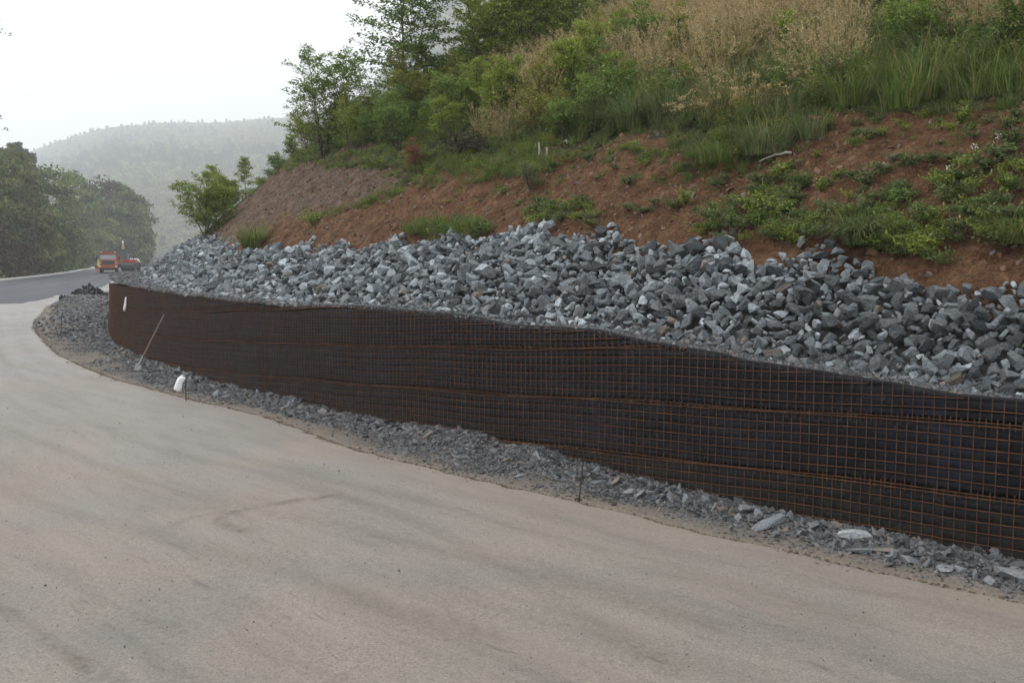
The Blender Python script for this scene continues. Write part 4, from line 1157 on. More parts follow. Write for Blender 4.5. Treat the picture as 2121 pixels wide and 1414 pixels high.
# grass tussocks, each its own
def tussock(u, v, label, mats, n, h, spread, w, bend, seed, plume=0.0, ground=None):
    p = on_hill(u, v)
    if p is None: return
    me = tuft_mesh("grass_tussock", mats, n=int(n * .75), h=h, spread=spread, w=w * 1.6, bend=bend, seed=seed, plume=plume)
    o = obj("grass_tussock", me, None, p - Vector((0, 0, .04))); tag(o, label, "grass tussock")
G_, B_, P_, ST_ = M['grass'], M['grass_blue'], M['plume'], M['straw']
for a in [(1500, 335, "wide low bright green grass tussock hanging over the red soil, left end of its clump", [G_, P_], 620, .62, .40, .008, .85, 201),
          (1590, 318, "bluish green grass tussock right of the wide low one, above a pale stick", [B_, P_], 560, .75, .34, .009, .6, 202),
          (1440, 325, "small yellowish tussock at the left foot of the wide green grass", [G_, P_], 260, .42, .2, .006, .7, 203),
          (1680, 285, "thin bluish tussock with arching blades at the soil edge", [B_, P_], 220, .55, .2, .008, .5, 204),
          (1310, 265, "large grey green tussock arching over the soil below the golden grass", [B_, ST_], 800, 1.05, .35, .008, .75, 205),
          (1375, 250, "arching tussock with dry tips right of the large grey green one", [B_, ST_], 500, .95, .3, .008, .7, 206),
          (1865, 225, "bright green upright fan of grass at the top of the red soil", [G_, ST_], 300, .8, .24, .008, .65, 207),
          (1905, 205, "tall yellow green grass fan leaning left beside the bright green one", [G_, ST_], 280, 1.1, .28, .008, .5, 208),
          (2030, 200, "tall green grass clump standing at the upper right of the soil", [G_, ST_], 300, .9, .4, .008, .6, 209),
          (2105, 190, "grass clump at the right frame edge above the soil", [G_, ST_], 260, .8, .35, .008, .6, 210),
          (1780, 505, "spreading tussock with long arching blades on the riprap edge", [B_, P_], 620, .72, .20, .009, 1.0, 211),
          (1830, 490, "smaller arching tussock just right of the spreading one on the riprap edge", [G_, P_], 300, .5, .2, .008, .9, 212),
          (2110, 500, "arching tussock low at the right frame edge above the stones", [G_, P_], 380, .6, .18, .007, .9, 213),
          (527, 512, "solitary round green tussock at the left end of the riprap", [G_, P_], 600, .95, .30, .011, .75, 214),
          (920, 470, "loose tussock of pale green blades touching the riprap edge, middle of the slope", [G_, P_], 200, .42, .25, .006, .5, 215),
          (880, 478, "sparse green grass tuft left of the pale one by the riprap edge", [G_, P_], 160, .38, .25, .006, .5, 216),
          (1000, 475, "fine green tuft behind the first tall stones of the riprap crest", [G_, P_], 140, .35, .2, .006, .5, 217),
          (945, 350, "green grass tuft with tall straw stalks in front of the dark brush pile", [G_, ST_], 260, .6, .3, .007, .4, 218),
          (1700, 190, "dry drooping tussock with pale bent stalks above the soil", [ST_, P_], 420, 1.1, .35, .007, .7, 219, .3),
          (1560, 235, "brown drooping dry tussock above the wide green grass", [ST_, P_], 420, 1.0, .4, .007, .85, 220, .2),
          (1490, 245, "brown matted dry tussock left of the drooping one", [ST_, P_], 360, .9, .4, .007, .9, 221, .2),
          (1760, 215, "green tussock mixed with straw between the dry grass and the green fan", [G_, ST_], 380, .9, .3, .008, .6, 222)]:
    tussock(*a[:10], **({'plume': a[10]} if len(a) > 10 else {}))

# ---- shrubs and young trees on the slope
def place(e, u, v, sink=.05, dz=0):
    p = on_hill(u, v)
    e.location = p - Vector((0, 0, sink)); return e
trees = [
 ("young_tree", (668, 330), "slender beech sapling with an open forked top against the sky, at the cut edge", dict(h=3.3, w=3.2, nbr=96, ntw=8, nlf=14, leaf=.09, seed=301, m='leaf_dark', stems=4, rise=.55, start=.07, prof=lambda f: 1.0 if f < .5 else 1.0 - 1.5 * (f - .5))),
 ("young_tree", (838, 262), "tallest beech sapling with layered branches standing out against the white sky", dict(h=4.9, w=4.0, nbr=100, ntw=9, nlf=14, leaf=.10, seed=302, m='leaf_dark', stems=3, rise=.30, start=.05, prof=lambda f: 1.0 - .65 * f ** 2)),
 ("young_tree", (985, 195), "broad light green sapling right of the tallest one", dict(h=3.0, w=2.8, nbr=84, ntw=8, nlf=14, leaf=.09, seed=303, m='leaf', stems=2, rise=.45, start=.06)),
 ("young_tree", (1010, 200), "leaning green sapling behind the patch of dry grass", dict(h=3.3, w=2.8, nbr=75, ntw=8, nlf=14, leaf=.09, seed=304, m='leaf', stems=3, rise=.6, start=.06)),
 ("young_tree", (1085, 160), "dense green young tree above the middle dry grass patch", dict(h=3.2, w=3.2, nbr=84, ntw=8, nlf=14, leaf=.095, seed=305, m='leaf', stems=3, rise=.55, start=.06)),
 ("young_tree", (1170, 130), "dark green young tree left of the golden grass", dict(h=3.4, w=3.0, nbr=84, ntw=8, nlf=14, leaf=.095, seed=306, m='leaf', stems=3, rise=.55, start=.06)),
 ("young_tree", (1250, 60), "young tree just behind the left end of the golden grass", dict(h=3.0, w=3.0, nbr=75, ntw=8, nlf=14, leaf=.095, seed=307, m='leaf', stems=2, rise=.5, start=.06)),
 ("young_tree", (1360, 20), "yellow green young tree behind the golden grass at the top of the picture", dict(h=3.6, w=3.8, nbr=75, ntw=8, nlf=14, leaf=.09, seed=308, m='leaf', stems=3, rise=.5, start=.06)),
 ("young_tree", (1480, -20), "topmost right young tree behind the golden grass", dict(h=3.2, w=3.6, nbr=69, ntw=8, nlf=14, leaf=.09, seed=309, m='leaf_yellow', stems=3, rise=.5, start=.06)),
 ("young_tree", (905, 240), "thin sapling with airy leaves between the tallest and the broad one", dict(h=1.9, w=1.8, nbr=51, ntw=7, nlf=13, leaf=.09, seed=310, m='leaf_dark', stems=2, rise=.6, start=.06)),
 ("shrub", (425, 492), "rounded dark green bush at the left foot of the cut", dict(h=2.1, w=3.2, nbr=84, ntw=9, nlf=13, leaf=.09, seed=320, m='leaf', stems=5, rise=.75, start=.05)),
 ("shrub", (468, 440), "green bush just uphill of the rounded dark one", dict(h=1.8, w=2.5, nbr=64, ntw=9, nlf=12, leaf=.085, seed=321, m='leaf', stems=4, rise=.75, start=.05)),
 ("young_tree", (508, 402), "small pale sapling with few flat branches on the cut edge", dict(h=1.6, w=1.2, nbr=16, ntw=7, nlf=12, leaf=.085, seed=322, m='leaf', stems=1, rise=.3, start=.35)),
 ("shrub", (606, 338), "small dark bush left of the forked sapling", dict(h=1.1, w=.9, nbr=22, ntw=6, nlf=11, leaf=.075, seed=323, m='leaf_dark', stems=3, rise=.6)),
 ("shrub", (575, 358), "low bush on the eroded lip of the cut", dict(h=.8, w=1.1, nbr=20, ntw=6, nlf=11, leaf=.07, seed=324, m='leaf_dark', stems=4, rise=.7)),
 ("shrub", (865, 275), "wide shrub with yellow and orange tinted leaves below the tallest sapling", dict(h=2.1, w=3.0, nbr=50, ntw=8, nlf=13, leaf=.075, seed=325, m='leaf_yellow', stems=5, rise=.7, start=.1)),
 ("shrub", (790, 300), "grey green shrub left below the yellow tinted one", dict(h=1.7, w=2.2, nbr=44, ntw=7, nlf=12, leaf=.07, seed=326, m='leaf_dark', stems=5, rise=.75, start=.1)),
 ("shrub", (725, 318), "low shrub right of the forked sapling", dict(h=1.4, w=1.6, nbr=34, ntw=7, nlf=12, leaf=.07, seed=327, m='leaf', stems=4, rise=.75, start=.1)),
 ("shrub", (940, 285), "dark shrub above the brush pile", dict(h=1.6, w=1.8, nbr=40, ntw=8, nlf=12, leaf=.07, seed=328, m='leaf_dark', stems=4, rise=.7, start=.1)),
 ("shrub", (1025, 275), "bright green shrub between the brush pile and the dry grass patch", dict(h=1.5, w=1.5, nbr=36, ntw=7, nlf=12, leaf=.065, seed=329, m='leaf', stems=4, rise=.75, start=.1)),
 ("shrub", (1110, 290), "yellow green shrub right of the brush pile", dict(h=1.0, w=1.5, nbr=34, ntw=7, nlf=12, leaf=.06, seed=330, m='leaf_yellow', stems=5, rise=.7, start=.05)),
 ("shrub", (1180, 250), "upright dark green bush with light tips at the dry grass edge", dict(h=1.75, w=1.4, nbr=44, ntw=8, nlf=12, leaf=.065, seed=331, m='leaf', stems=5, rise=.95, start=.08)),
 ("shrub", (1245, 255), "dark leafy bush left of the arching grey green tussock", dict(h=1.1, w=1.3, nbr=36, ntw=7, nlf=12, leaf=.06, seed=332, m='leaf_dark', stems=5, rise=.7, start=.08)),
 ("shrub", (1170, 290), "low dark bush hanging over the soil edge", dict(h=.8, w=1.3, nbr=30, ntw=7, nlf=12, leaf=.055, seed=333, m='leaf_dark', stems=5, rise=.6, start=.05)),
 ("shrub", (1098, 392), "small feathery shrub alone on the red soil in the middle", dict(h=.55, w=.55, nbr=30, ntw=6, nlf=11, leaf=.03, seed=334, m='weed', stems=5, rise=1.0, start=.1)),
 ("shrub", (1900, 120), "dark bramble bush inside the tall grass at the upper right", dict(h=1.0, w=1.5, nbr=40, ntw=7, nlf=12, leaf=.055, seed=335, m='leaf_dark', stems=5, rise=.7, start=.05)),
 ("shrub", (1990, 60), "leafy bush behind the upper right grass", dict(h=1.3, w=1.8, nbr=40, ntw=8, nlf=12, leaf=.06, seed=336, m='leaf', stems=5, rise=.7, start=.05)),
 ("shrub", (2080, 130), "dark bush by the right frame edge in the tall grass", dict(h=1.1, w=1.4, nbr=36, ntw=7, nlf=12, leaf=.055, seed=337, m='leaf_dark', stems=5, rise=.7, start=.05)),
 ("shrub", (1400, 170), "yellow green bush half hidden in the golden grass", dict(h=1.5, w=.9, nbr=30, ntw=7, nlf=12, leaf=.06, seed=338, m='leaf_yellow', stems=4, rise=.95, start=.1)),
 ("shrub", (1640, 120), "green bush half hidden in the middle of the golden grass", dict(h=1.0, w=1.2, nbr=30, ntw=7, nlf=12, leaf=.055, seed=339, m='leaf', stems=4, rise=.8, start=.1)),
 ("shrub", (1830, 60), "green bush right of the golden grass near the top", dict(h=1.3, w=1.7, nbr=40, ntw=8, nlf=12, leaf=.055, seed=340, m='leaf', stems=5, rise=.7, start=.05)),
 ("dead_shrub", (862, 358), "dead shrub with rust red leaves on the soil left of the green strip", dict(h=.75, w=.7, nbr=24, ntw=5, nlf=8, leaf=.05, seed=341, m='leaf_red', stems=4, rise=.7, start=.1)),
 ("shrub", (650, 470), "small bright green sprig above the riprap at the left", dict(h=.4, w=.9, nbr=16, ntw=6, nlf=9, leaf=.05, seed=342, m='leaf', stems=3, rise=.4, start=.1)),
]
made = {}
for nm, (u, v), lab, kw in trees:
    kw = dict(kw); m_ = kw.pop('m'); h_ = kw.pop('h'); w_ = kw.pop('w')
    cat = {"young_tree": "tree", "shrub": "shrub", "dead_shrub": "shrub"}[nm]
    e = make_plant(nm, lab, cat, h_, w_, kw.pop('nbr'), kw.pop('ntw'), kw.pop('nlf'), kw.pop('leaf'), kw.pop('seed'), m_, crown="crown" if nm == "young_tree" else "foliage", stem="trunk" if nm == "young_tree" else "stems", **kw)
    place(e, u, v); made[(u, v)] = e
# thicket copies that nothing tells apart
src_t = [made[k] for k in ((985, 195), (1085, 160), (1170, 130), (838, 262))]
src_s = [made[k] for k in ((940, 285), (865, 275), (1025, 275), (790, 300), (1180, 250))]
for i, (u, v) in enumerate([(1060, 130), (1190, 70), (1290, 25), (1420, -30), (1560, -60), (1150, 20), (1330, -60), (1640, -90)]):
    p = on_hill(u, v)
    if p is None: continue
    c = copy_tree(src_t[i % 4], p - Vector((0, 0, .05)), i * 1.3, .8 + .05 * (i % 5))
    tag(c, "dense green young tree in the thicket on the hilltop behind the dry grass", "tree", "young trees in the hilltop thicket")
for i, (u, v) in enumerate([(690, 312), (750, 285), (775, 268), (820, 300), (850, 250), (890, 290), (900, 255), (915, 230), (960, 255), (985, 265), (1000, 240), (970, 230), (925, 305), (830, 320), (1060, 262), (1075, 240), (1140, 255),
                            (1150, 230), (1210, 225), (1220, 190), (1130, 130), (1225, 150), (1280, 110), (1320, 130), (700, 300), (760, 310), (640, 322), (1290, 230), (1350, 140)]):
    p = on_hill(u, v)
    if p is None: continue
    c = copy_tree(src_s[i % 5], p - Vector((0, 0, .05)), i * 1.7, .65 + .07 * (i % 5))
    tag(c, ("leafy green shrub in the crest thicket beside the forked sapling" if u < 790 else "leafy green shrub in the thicket under the tallest sapling" if u < 905 else
           "leafy green shrub in the thicket above the brush pile" if u < 1010 else "leafy green shrub around the middle patch of dry grass" if u < 1160 else "leafy green shrub at the left border of the golden grass"), "shrub", "shrubs in the slope crest thicket")

# brush pile, sticks, posts
p = on_hill(968, 318); e = empty("brush_pile", p); tag(e, "dark heap of dead twigs and roots in the bushes above the green strip", "brush pile")
r = np.random.default_rng(5); paths, rads = [], []
for i in range(170):
    c = np.array([r.normal(0, .32), r.normal(0, .25), abs(r.normal(.18, .2))]); a = r.uniform(0, 6.28); L = r.uniform(.25, .6); dz = r.normal(0, .25)
    tq = np.linspace(-1, 1, 5)[:, None]
    paths.append(c + np.array([math.cos(a), math.sin(a), dz]) * L * tq * .5 + np.array([0, 0, -.15]) * tq ** 2 * L); rads.append(np.linspace(.012, .004, 5))
bark_tubes(paths, rads, e, "twigs", 4, M['dark_twigs'])
def stick(u0, v0, u1, v1, rad_, label, m='dead_wood', name="dead_branch", lift=.03):
    a, b = on_hill(u0, v0), on_hill(u1, v1); a.z += lift; b.z += lift
    n = 7; tq = np.linspace(0, 1, n)[:, None]; A, B = np.array(a), np.array(b)
    P = A * (1 - tq) + B * tq + np.array([0, 0, 1]) * (np.sin(tq * 3.1) * .03) + np.random.default_rng(int(u0)).normal(0, .01, (n, 3))
    V, F = tubes([P - A], [np.linspace(rad_, rad_ * .5, n)], 6)
    tag(obj(name, mesh(name, V, F, M[m], smooth=True), None, a), label, "branch")
stick(1638, 320, 1572, 343, .022, "pale broken branch lying on the soil below the bluish tussock")
stick(706, 420, 690, 440, .008, "thin pale twig on the soil near the green strip")
stick(1845, 350, 1800, 362, .010, "thin dry twig under the weeds at the right")
stick(755, 505, 772, 470, .010, "curved root sticking out of the soil above the riprap", 'bark')
stick(665, 470, 690, 488, .012, "dark bent root at the soil edge above the left riprap", 'dark_twigs')
def post(u, v, h, label):
    p = on_hill(u, v); V, F = tubes([[(0, 0, -.1), (0.01, 0, h * .5), (0.0, 0.01, h)]], [np.array([.022, .02, .018])], 6)
    tag(obj("wooden_stake", mesh("wooden_stake", V, F, M['dead_wood']), None, p), label, "stake")
post(1116, 322, .24, "short pale wooden stake standing at the edge of the green strip")
post(1132, 318, .10, "stub of a pale stake beside the taller one")
PMp = [mesh("rock", V, F, M['pale_rock']) for V, F in PR_HI]
def hrock(u, v, k, r_, label, m=None):
    p = on_hill(u, v); o = obj("rock", PM[k] if m is None else m[k], None, p + Vector((0, 0, r_ * .35)), (k, k * 2, k * 3), (r_,) * 3); tag(o, label, "rock")
hrock(806, 338, 2, .13, "dark rock sitting alone on the slope left of the red leaved shrub")
hrock(1137, 474, 5, .12, "light rock perched on the highest point of the riprap crest", PMp)
hrock(1660, 505, 7, .09, "small upright tan stone at the weeds on the riprap crest", PMp)
# white thistle heads
wht = mat("white_seed_heads", (.6, .6, .58), .9, .1)
ht = []
for u, v in [(1005, 292), (1012, 298), (1172, 318), (1095, 290), (2065, 322), (1960, 388), (2018, 340), (1885, 88)]:
    p = on_hill(u, v); 
    if p: ht.append((p.x, p.y, p.z + .22))
ht = np.array(ht); FP = np.repeat(ht, 14, 0) + rng.normal(0, .018, (len(ht) * 14, 3)); V, F = leaves(FP, rng.normal(size=FP.shape), .03, .5)
tag(obj("seed_heads", mesh("seed_heads", V, F, wht)), kind="stuff")
# lilac flowers
lil = mat("lilac_flowers", (.38, .25, .36), .9, .1)
p = on_hill(1262, 205); FP = np.array([tuple(p)]) + rng.normal(0, 1, (160, 3)) * np.array([.22, .2, .12]) + np.array([0, 0, .62]); V, F = leaves(FP, rng.normal(size=FP.shape), .035, .6)
tag(obj("lilac_flowers", mesh("lilac_flowers", V, F, lil)), kind="stuff")

# ------------------------------------------------------------------ roadside stones, stakes, shovel
def grock(u, v, k, r_, label, squash=(1, 1, 1), rot=None, m=PMp):
    p = on_ground(u, v); z = float(verge_z(np.array([p.x]), np.array([p.y]))[0])
    o = obj("rock", m[k], None, (p.x, p.y, z + r_ * squash[2] * .45), rot or (k * 1.1, k * .7, k * 2.0), (r_ * squash[0], r_ * squash[1], r_ * squash[2])); tag(o, label, "rock")
grock(1088, 935, 3, .10, "round pale stone standing on the gravel bank below the wall, all by itself", (1, .8, 1.25), (.2, .1, .4))
grock(1552, 1060, 1, .13, "largest pale boulder at the foot of the wall, right of the cluster of small stones", (1.15, .9, .9), (.1, .2, .5))
grock(1596, 1084, 4, .16, "long flat grey slab lying just below the largest pale boulder", (1.3, .8, .4), (.1, -.2, .3))
grock(1638, 1075, 6, .07, "upright tan stone leaning on the long flat slab", (1, 1, 1.2))
grock(1692, 1090, 8, .10, "flat pale stone with a pointed end, right of the slab", (1.2, .8, .5), (0, .2, 1))
grock(1768, 1108, 9, .13, "pale tilted slab with a brown rim near the wall foot", (1.5, .8, .45), (.2, .3, -.3))
grock(1782, 1132, 10, .10, "left one of two flat bluish stones near the road edge", (1.3, .8, .35), (0, .05, .2))
grock(1830, 1133, 11, .11, "right one of two flat bluish stones near the road edge", (1.4, .8, .35), (0, -.05, -.1))
grock(1886, 1156, 12, .08, "small square bluish stone set flush in the gravel", (1.1, .9, .5), (0, .1, .4))
grock(1955, 1170, 13, .10, "pale lilac flat stone in the gravel near the right end", (1.2, 1, .3), (0, 0, .9))
grock(2100, 1190, 2, .15, "wide dark slab half buried at the right frame edge by the wall", (1.3, .9, .45), (0, .2, .1))
grock(1190, 990, 0, .05, "white chip on the gravel bank near the rusty stake", (1, .8, .6))
grock(1240, 1000, 3, .10, "flat pale stone lying right of the rusty stake", (1.3, .9, .4), (0, 0, .5))
grock(1275, 1005, 5, .09, "brownish pointed stone at the end of the gravel bank", (1, .8, .8))
grock(150, 692, 7, .16, "rounded dark stone in the rubble bay at the road bend", (1, 1, .7), None, PM)
for i, (u, v, r_) in enumerate([(1305, 1018, .07), (1325, 1025, .09), (1350, 1018, .08), (1368, 1030, .07), (1390, 1035, .09), (1405, 1020, .07), (1422, 1038, .08), (1440, 1045, .06), (1460, 1040, .07), (1480, 1050, .06),
                              (1495, 1055, .07), (1515, 1060, .06), (1530, 1072, .07), (1570, 1065, .06), (1610, 1098, .05), (1655, 1100, .05), (1665, 1085, .06), (1715, 1105, .05), (1735, 1110, .05), (1725, 1122, .05),
                              (1750, 1122, .05), (1850, 1145, .06), (1870, 1140, .05), (1920, 1165, .06), (1990, 1178, .07), (2020, 1190, .06), (2050, 1200, .06), (448, 818, .09), (470, 822, .10), (480, 815, .07)]):
    grock(u, v, (i * 5) % 14, r_, "small loose stone in the " + ("row left of the largest pale boulder" if 1290 < u < 1540 else "group beside the long flat slab" if u < 1680 and u > 1540 else "gravel around the pale tilted slab" if 1680 <= u < 1880 else "gravel near the right end of the wall" if u >= 1880 else "gravel right of the white tag stake"), (1.1, .9, .7)); o = COL.objects[-1]
    tag(o, None, None, "small stones along the wall foot")

M['steel'] = mat("dark_rusty_steel", (.055, .035, .027), .8, .3)
M['white'] = mat("white_plastic_film", (.72, .73, .74), .45, .4)
M['blackprint'] = mat("black_print", (.02, .02, .02), .6, .3)
def gz(x, y): return float(verge_z(np.array([x]), np.array([y]))[0])
def rebar_stake(u, v, h, lean, label, rad_=.008):
    p = on_ground(u, v); z = gz(p.x, p.y)
    if edge_side(np.array([p.x]), np.array([p.y]))[0] < 0: z = 0
    e = empty("steel_stake", (p.x, p.y, z)); tag(e, label, "stake")
    V, F = tubes([[(0, 0, -.12), (lean[0] * .5, lean[1] * .5, h * .5), (lean[0], lean[1], h)]], [rad_], 6); obj("rod", mesh("rod", V, F, M['steel']), e)
    return e
e = rebar_stake(1198, 1034, .44, (.05, .02), "rusty steel stake at the road edge with a small bent plate at its foot", .010)
V, F = tubes([[(0.01, 0, .05), (-.045, .01, .035)]], [.016], 4); obj("foot_plate", mesh("foot_plate", V * np.array([1, .3, 1]), F, M['steel']), e)
V, F = tubes([[(0.012, 0, .055), (.07, .01, .06)]], [.003], 4); obj("wire", mesh("wire", V, F, M['steel']), e)
e = rebar_stake(385, 829, .46, (.01, .0), "dark steel stake at the road edge with a white printed tag tied to its top", .010)
V, F = tubes([[(0.0, 0, .03), (.035, 0, .03), (.06, 0, .09)]], [.006], 4); obj("hook", mesh("hook", V, F, M['steel']), e)
def film(pts_l, pts_r, name, parent=None, loc=(0, 0, 0), depth=.012):
    n = len(pts_l); V = []
    for a, b in zip(pts_l, pts_r):
        a, b = np.array(a), np.array(b); m_ = (a + b) / 2 + np.array([0, -depth, 0]); V += [a, (a + m_) / 2 + np.array([0, -depth * .4, 0]), m_, (b + m_) / 2 + np.array([0, -depth * .4, 0]), b]
    me = mesh(name, V, grid_faces(n, 5), M['white'], smooth=True)
    o = obj(name, me, parent, loc); sd = o.modifiers.new("thickness", 'SOLIDIFY'); sd.thickness = .002; return o
def marks(parent, cx, cz, w, h, n, ang, seed, y=-.022, step=None):
    r = random.Random(seed); V, F = [], []
    for i in range(n):
        f = (i + .5) / n - .5; ox = cx + math.sin(ang) * f * h + r.uniform(-.1, .1) * w; oz = cz + math.cos(ang) * f * h
        for _ in range(2):
            a = ang + r.uniform(-.9, .9); l = w * r.uniform(.25, .5); t_ = w * .12; dx, dz = math.cos(a) * l * .5, -math.sin(a) * l * .5; nx, nz2 = -dz / l * t_, dx / l * t_
            px_, pz_ = ox + r.uniform(-.15, .15) * w, oz + r.uniform(-.1, .1) * w; b = len(V)
            V += [(px_ - dx - nx, y, pz_ - dz - nz2), (px_ + dx - nx, y, pz_ + dz - nz2), (px_ + dx + nx, y, pz_ + dz + nz2), (px_ - dx + nx, y, pz_ - dz + nz2)]; F.append((b, b + 1, b + 2, b + 3))
            y -= .0003
    obj("print", mesh("print", V, F, M['blackprint']), parent)
sk = e.location
tg = empty("marker_tag", (sk.x - .01, sk.y - .02, sk.z + .46)); tag(tg, "crumpled white tag with small dark print hanging from the steel stake by the road", "tag")
film([(-.055, 0, .0), (-.12, -.01, -.05), (-.165, -.01, -.15), (-.20, 0, -.24), (-.185, 0, -.27)], [(.02, 0, -.02), (.02, 0, -.07), (-.03, -.01, -.14), (-.045, -.01, -.22), (-.07, 0, -.30)], "film", tg, depth=.02)
marks(tg, -.085, -.14, .05, .20, 5, .35, 3, -.034)
V, F = tubes([[(0.0, 0, 0), (-.02, -.01, .015), (-.055, -.01, .0)]], [.005], 4); obj("tie", mesh("tie", V, F, M['white']), tg)
# tag hanging on the wall
s_i = S[np.argmin(np.where(S < 44, np.abs(project(np.c_[W, np.full(len(W), 1.3)])[0] - 266), 1e9))]
pw = Wat(np.array([s_i]))[0] - Nat(np.array([s_i]))[0] * .06
tg = empty("marker_tag", (pw[0], pw[1], 1.50), math.atan2(-Nat(np.array([s_i]))[0][0], Nat(np.array([s_i]))[0][1]) * .6); tag(tg, "twisted white tag with black print hanging from the mesh near the wall's left end", "tag")
film([(-.02, 0, .0), (-.05, 0, -.08), (-.12, 0, -.22), (-.17, 0, -.34), (-.16, 0, -.37)], [(.03, 0, .01), (.01, 0, -.08), (.01, 0, -.2), (-.03, 0, -.32), (-.07, 0, -.40)], "film", tg, depth=.02)
marks(tg, -.075, -.24, .075, .26, 4, .35, 9, -.034)
# thin stake in the rubble bay
rebar_stake(125, 688, .95, (.08, .0), "thin dark stake standing in the rubble by the bend of the road", .012)
# dark flat bar on the gravel
p = on_ground(368, 822); V, F = tubes([[(-.09, 0, .02), (.09, .02, .02)]], [.016], 4); tag(obj("steel_bar", mesh("steel_bar", V, F, M['steel']), None, (p.x, p.y, gz(p.x, p.y))), "short dark steel bar lying on the gravel beside the tagged stake", "bar")

# shovel leaning on the wall
M['handle'] = mat("weathered_wood_handle", (.20, .155, .115), .75, .25)
M['blade'] = mat("worn_steel_blade", (.26, .26, .255), .5, .5, .3)
b0 = on_ground(281, 762); b0.z = gz(b0.x, b0.y)
s_i = S[np.argmin(np.where(S < 44, np.abs(project(np.c_[W, np.full(len(W), 1.25)])[0] - 345), 1e9))]
tp = Wat(np.array([s_i]))[0] - Nat(np.array([s_i]))[0] * .05; top = Vector((tp[0], tp[1], 1.26))
sh = empty("shovel", b0); tag(sh, "long handled shovel leaning against the mesh wall, blade in the gravel", "shovel")
dv = top - b0; L = dv.length; dn = dv.normalized()
hp_ = [np.array(dn) * L * f for f in (.17, .4, .7, 1.0)]
V, F = tubes([hp_], [np.array([.020, .019, .018, .017])], 8); obj("handle", mesh("handle", V, F, M['handle'], smooth=True), sh)
V, F = tubes([[np.array(dn) * L * .12, np.array(dn) * L * .25]], [np.array([.024, .022])], 8); obj("socket", mesh("socket", V, F, M['blade'], smooth=True), sh)
sx = np.array(dn.cross(Vector((0, -1, .2))).normalized()); nx_ = np.cross(np.array(dn), sx); V = []
for f, w_, c_ in ((-.05, .015, 0), (.0, .05, .015), (.05, .07, .02), (.10, .07, .02), (.13, .06, .015), (.145, .02, .0)):
    for g in (-1, -.5, 0, .5, 1): V.append(np.array(dn) * f * 1.3 * L / 1.4 + sx * w_ * g + nx_ * c_ * (1 - g * g))
o = obj("blade", mesh("blade", V, grid_faces(6, 5), M['blade'], smooth=True), sh); sd = o.modifiers.new("thickness", 'SOLIDIFY'); sd.thickness = .004

# asphalt heap in the bay
e = empty("asphalt_heap", tuple(on_ground(183, 622))); hx0, hy0 = e.location.x, e.location.y; e.location.z = gz(hx0, hy0) - .05
tag(e, "heap of black asphalt lumps dumped on the rubble at the end of the fresh road", "heap")
n = 420; a = rng.uniform(0, 6.28, n); q = np.sqrt(rng.random(n)) ; X_ = np.cos(a) * q * 1.55; Y_ = np.sin(a) * q * 1.6; Zh = np.maximum(0, .85 * (1 - q) ** .9 + .16 * fbm(X_ * 2, Y_ * 2, 2, 9)) * (rng.random(n) * .35 + .7)
Rm_, _ = rotmats(n, 1.5); V, F, tn = join_rocks(np.c_[X_, Y_, Zh], Rm_, rng.uniform(.06, .16, n), PR_LO, rng.integers(0, 10, n))
obj("lumps", mesh("lumps", V, F, M['tar'], tint=tn), e)["kind"] = "stuff"

# ------------------------------------------------------------------ vehicles far down the road
def boxm(name, size, loc, m, parent, bev=.03, rot=(0, 0, 0), taper=None):
    bm = bmesh.new(); bmesh.ops.create_cube(bm, size=1.0)
    for v_ in bm.verts:
        if taper and v_.co.z > 0: v_.co.x *= taper[0]; v_.co.y *= taper[1]
        v_.co = Vector((v_.co.x * size[0], v_.co.y * size[1], v_.co.z * size[2]))
    if bev: bmesh.ops.bevel(bm, geom=bm.edges[:], offset=bev, segments=2, affect='EDGES')
    me = bpy.data.meshes.new(name); bm.to_mesh(me); bm.free(); me.materials.append(m)
    return obj(name, me, parent, loc, rot)
def cylm(name, r_, l, loc, m, parent, rot=(0, math.pi / 2, 0), seg=20, r2=None):
    bm = bmesh.new(); bmesh.ops.create_cone(bm, cap_ends=True, segments=seg, radius1=r_, radius2=r2 if r2 is not None else r_, depth=l)
    bmesh.ops.bevel(bm, geom=[e_ for e_ in bm.edges if len(e_.link_faces) == 2 and e_.calc_face_angle(0) > 1], offset=min(.02, r_ * .2), segments=1, affect='EDGES')
    me = bpy.data.meshes.new(name); bm.to_mesh(me); bm.free(); me.materials.append(m); return obj(name, me, parent, loc, rot)
orange = mat("orange_truck_paint", (.34, .085, .035), .5, .4); black = mat("black_plastic", (.015, .015, .017), .6, .4); tyre = mat("tyre_rubber", (.018, .018, .018), .85, .2)
glass = mat("vehicle_glass", (.10, .12, .14), .12, .8); glassl = mat("reflecting_glass", (.24, .25, .28), .1, .9); red = mat("red_machine_paint", (.33, .03, .028), .4, .5); wpaint = mat("white_vehicle_paint", (.75, .76, .78), .35, .5)
grey = mat("grey_machine_steel", (.10, .14, .15), .5, .4); amber = mat("amber_beacon", (.75, .20, .05), .3, .5); lamp = mat("headlamp_glass", (.6, .6, .58), .15, .8)
YT = 137.0
def at(u, yy, lift=0.0):
    r_ = ray(u, 560); x = r_[0] / r_[1] * yy; return Vector((x, yy, float(zroad(yy)) + .04 + lift))
tk = empty("truck", at(224.5, YT), math.radians(20)); tag(tk, "orange flat nosed truck with roof beacons coming down the fresh asphalt", "truck")
boxm("chassis", (2.1, 6.0, .62), (0, 3.1, .70), black, tk, .02)
cab = boxm("cab", (2.42, 1.9, 1.75), (0, .95, 1.83), orange, tk, .09, taper=(.93, .93))
ws = boxm("windshield", (1.95, .05, .62), (0, .035, 2.16), glassl, cab, .02, rot=(math.radians(-3), 0, 0)); ws.parent = tk
g = boxm("grille", (1.6, .06, .52), (0, -.02, 1.42), black, tk, .02)
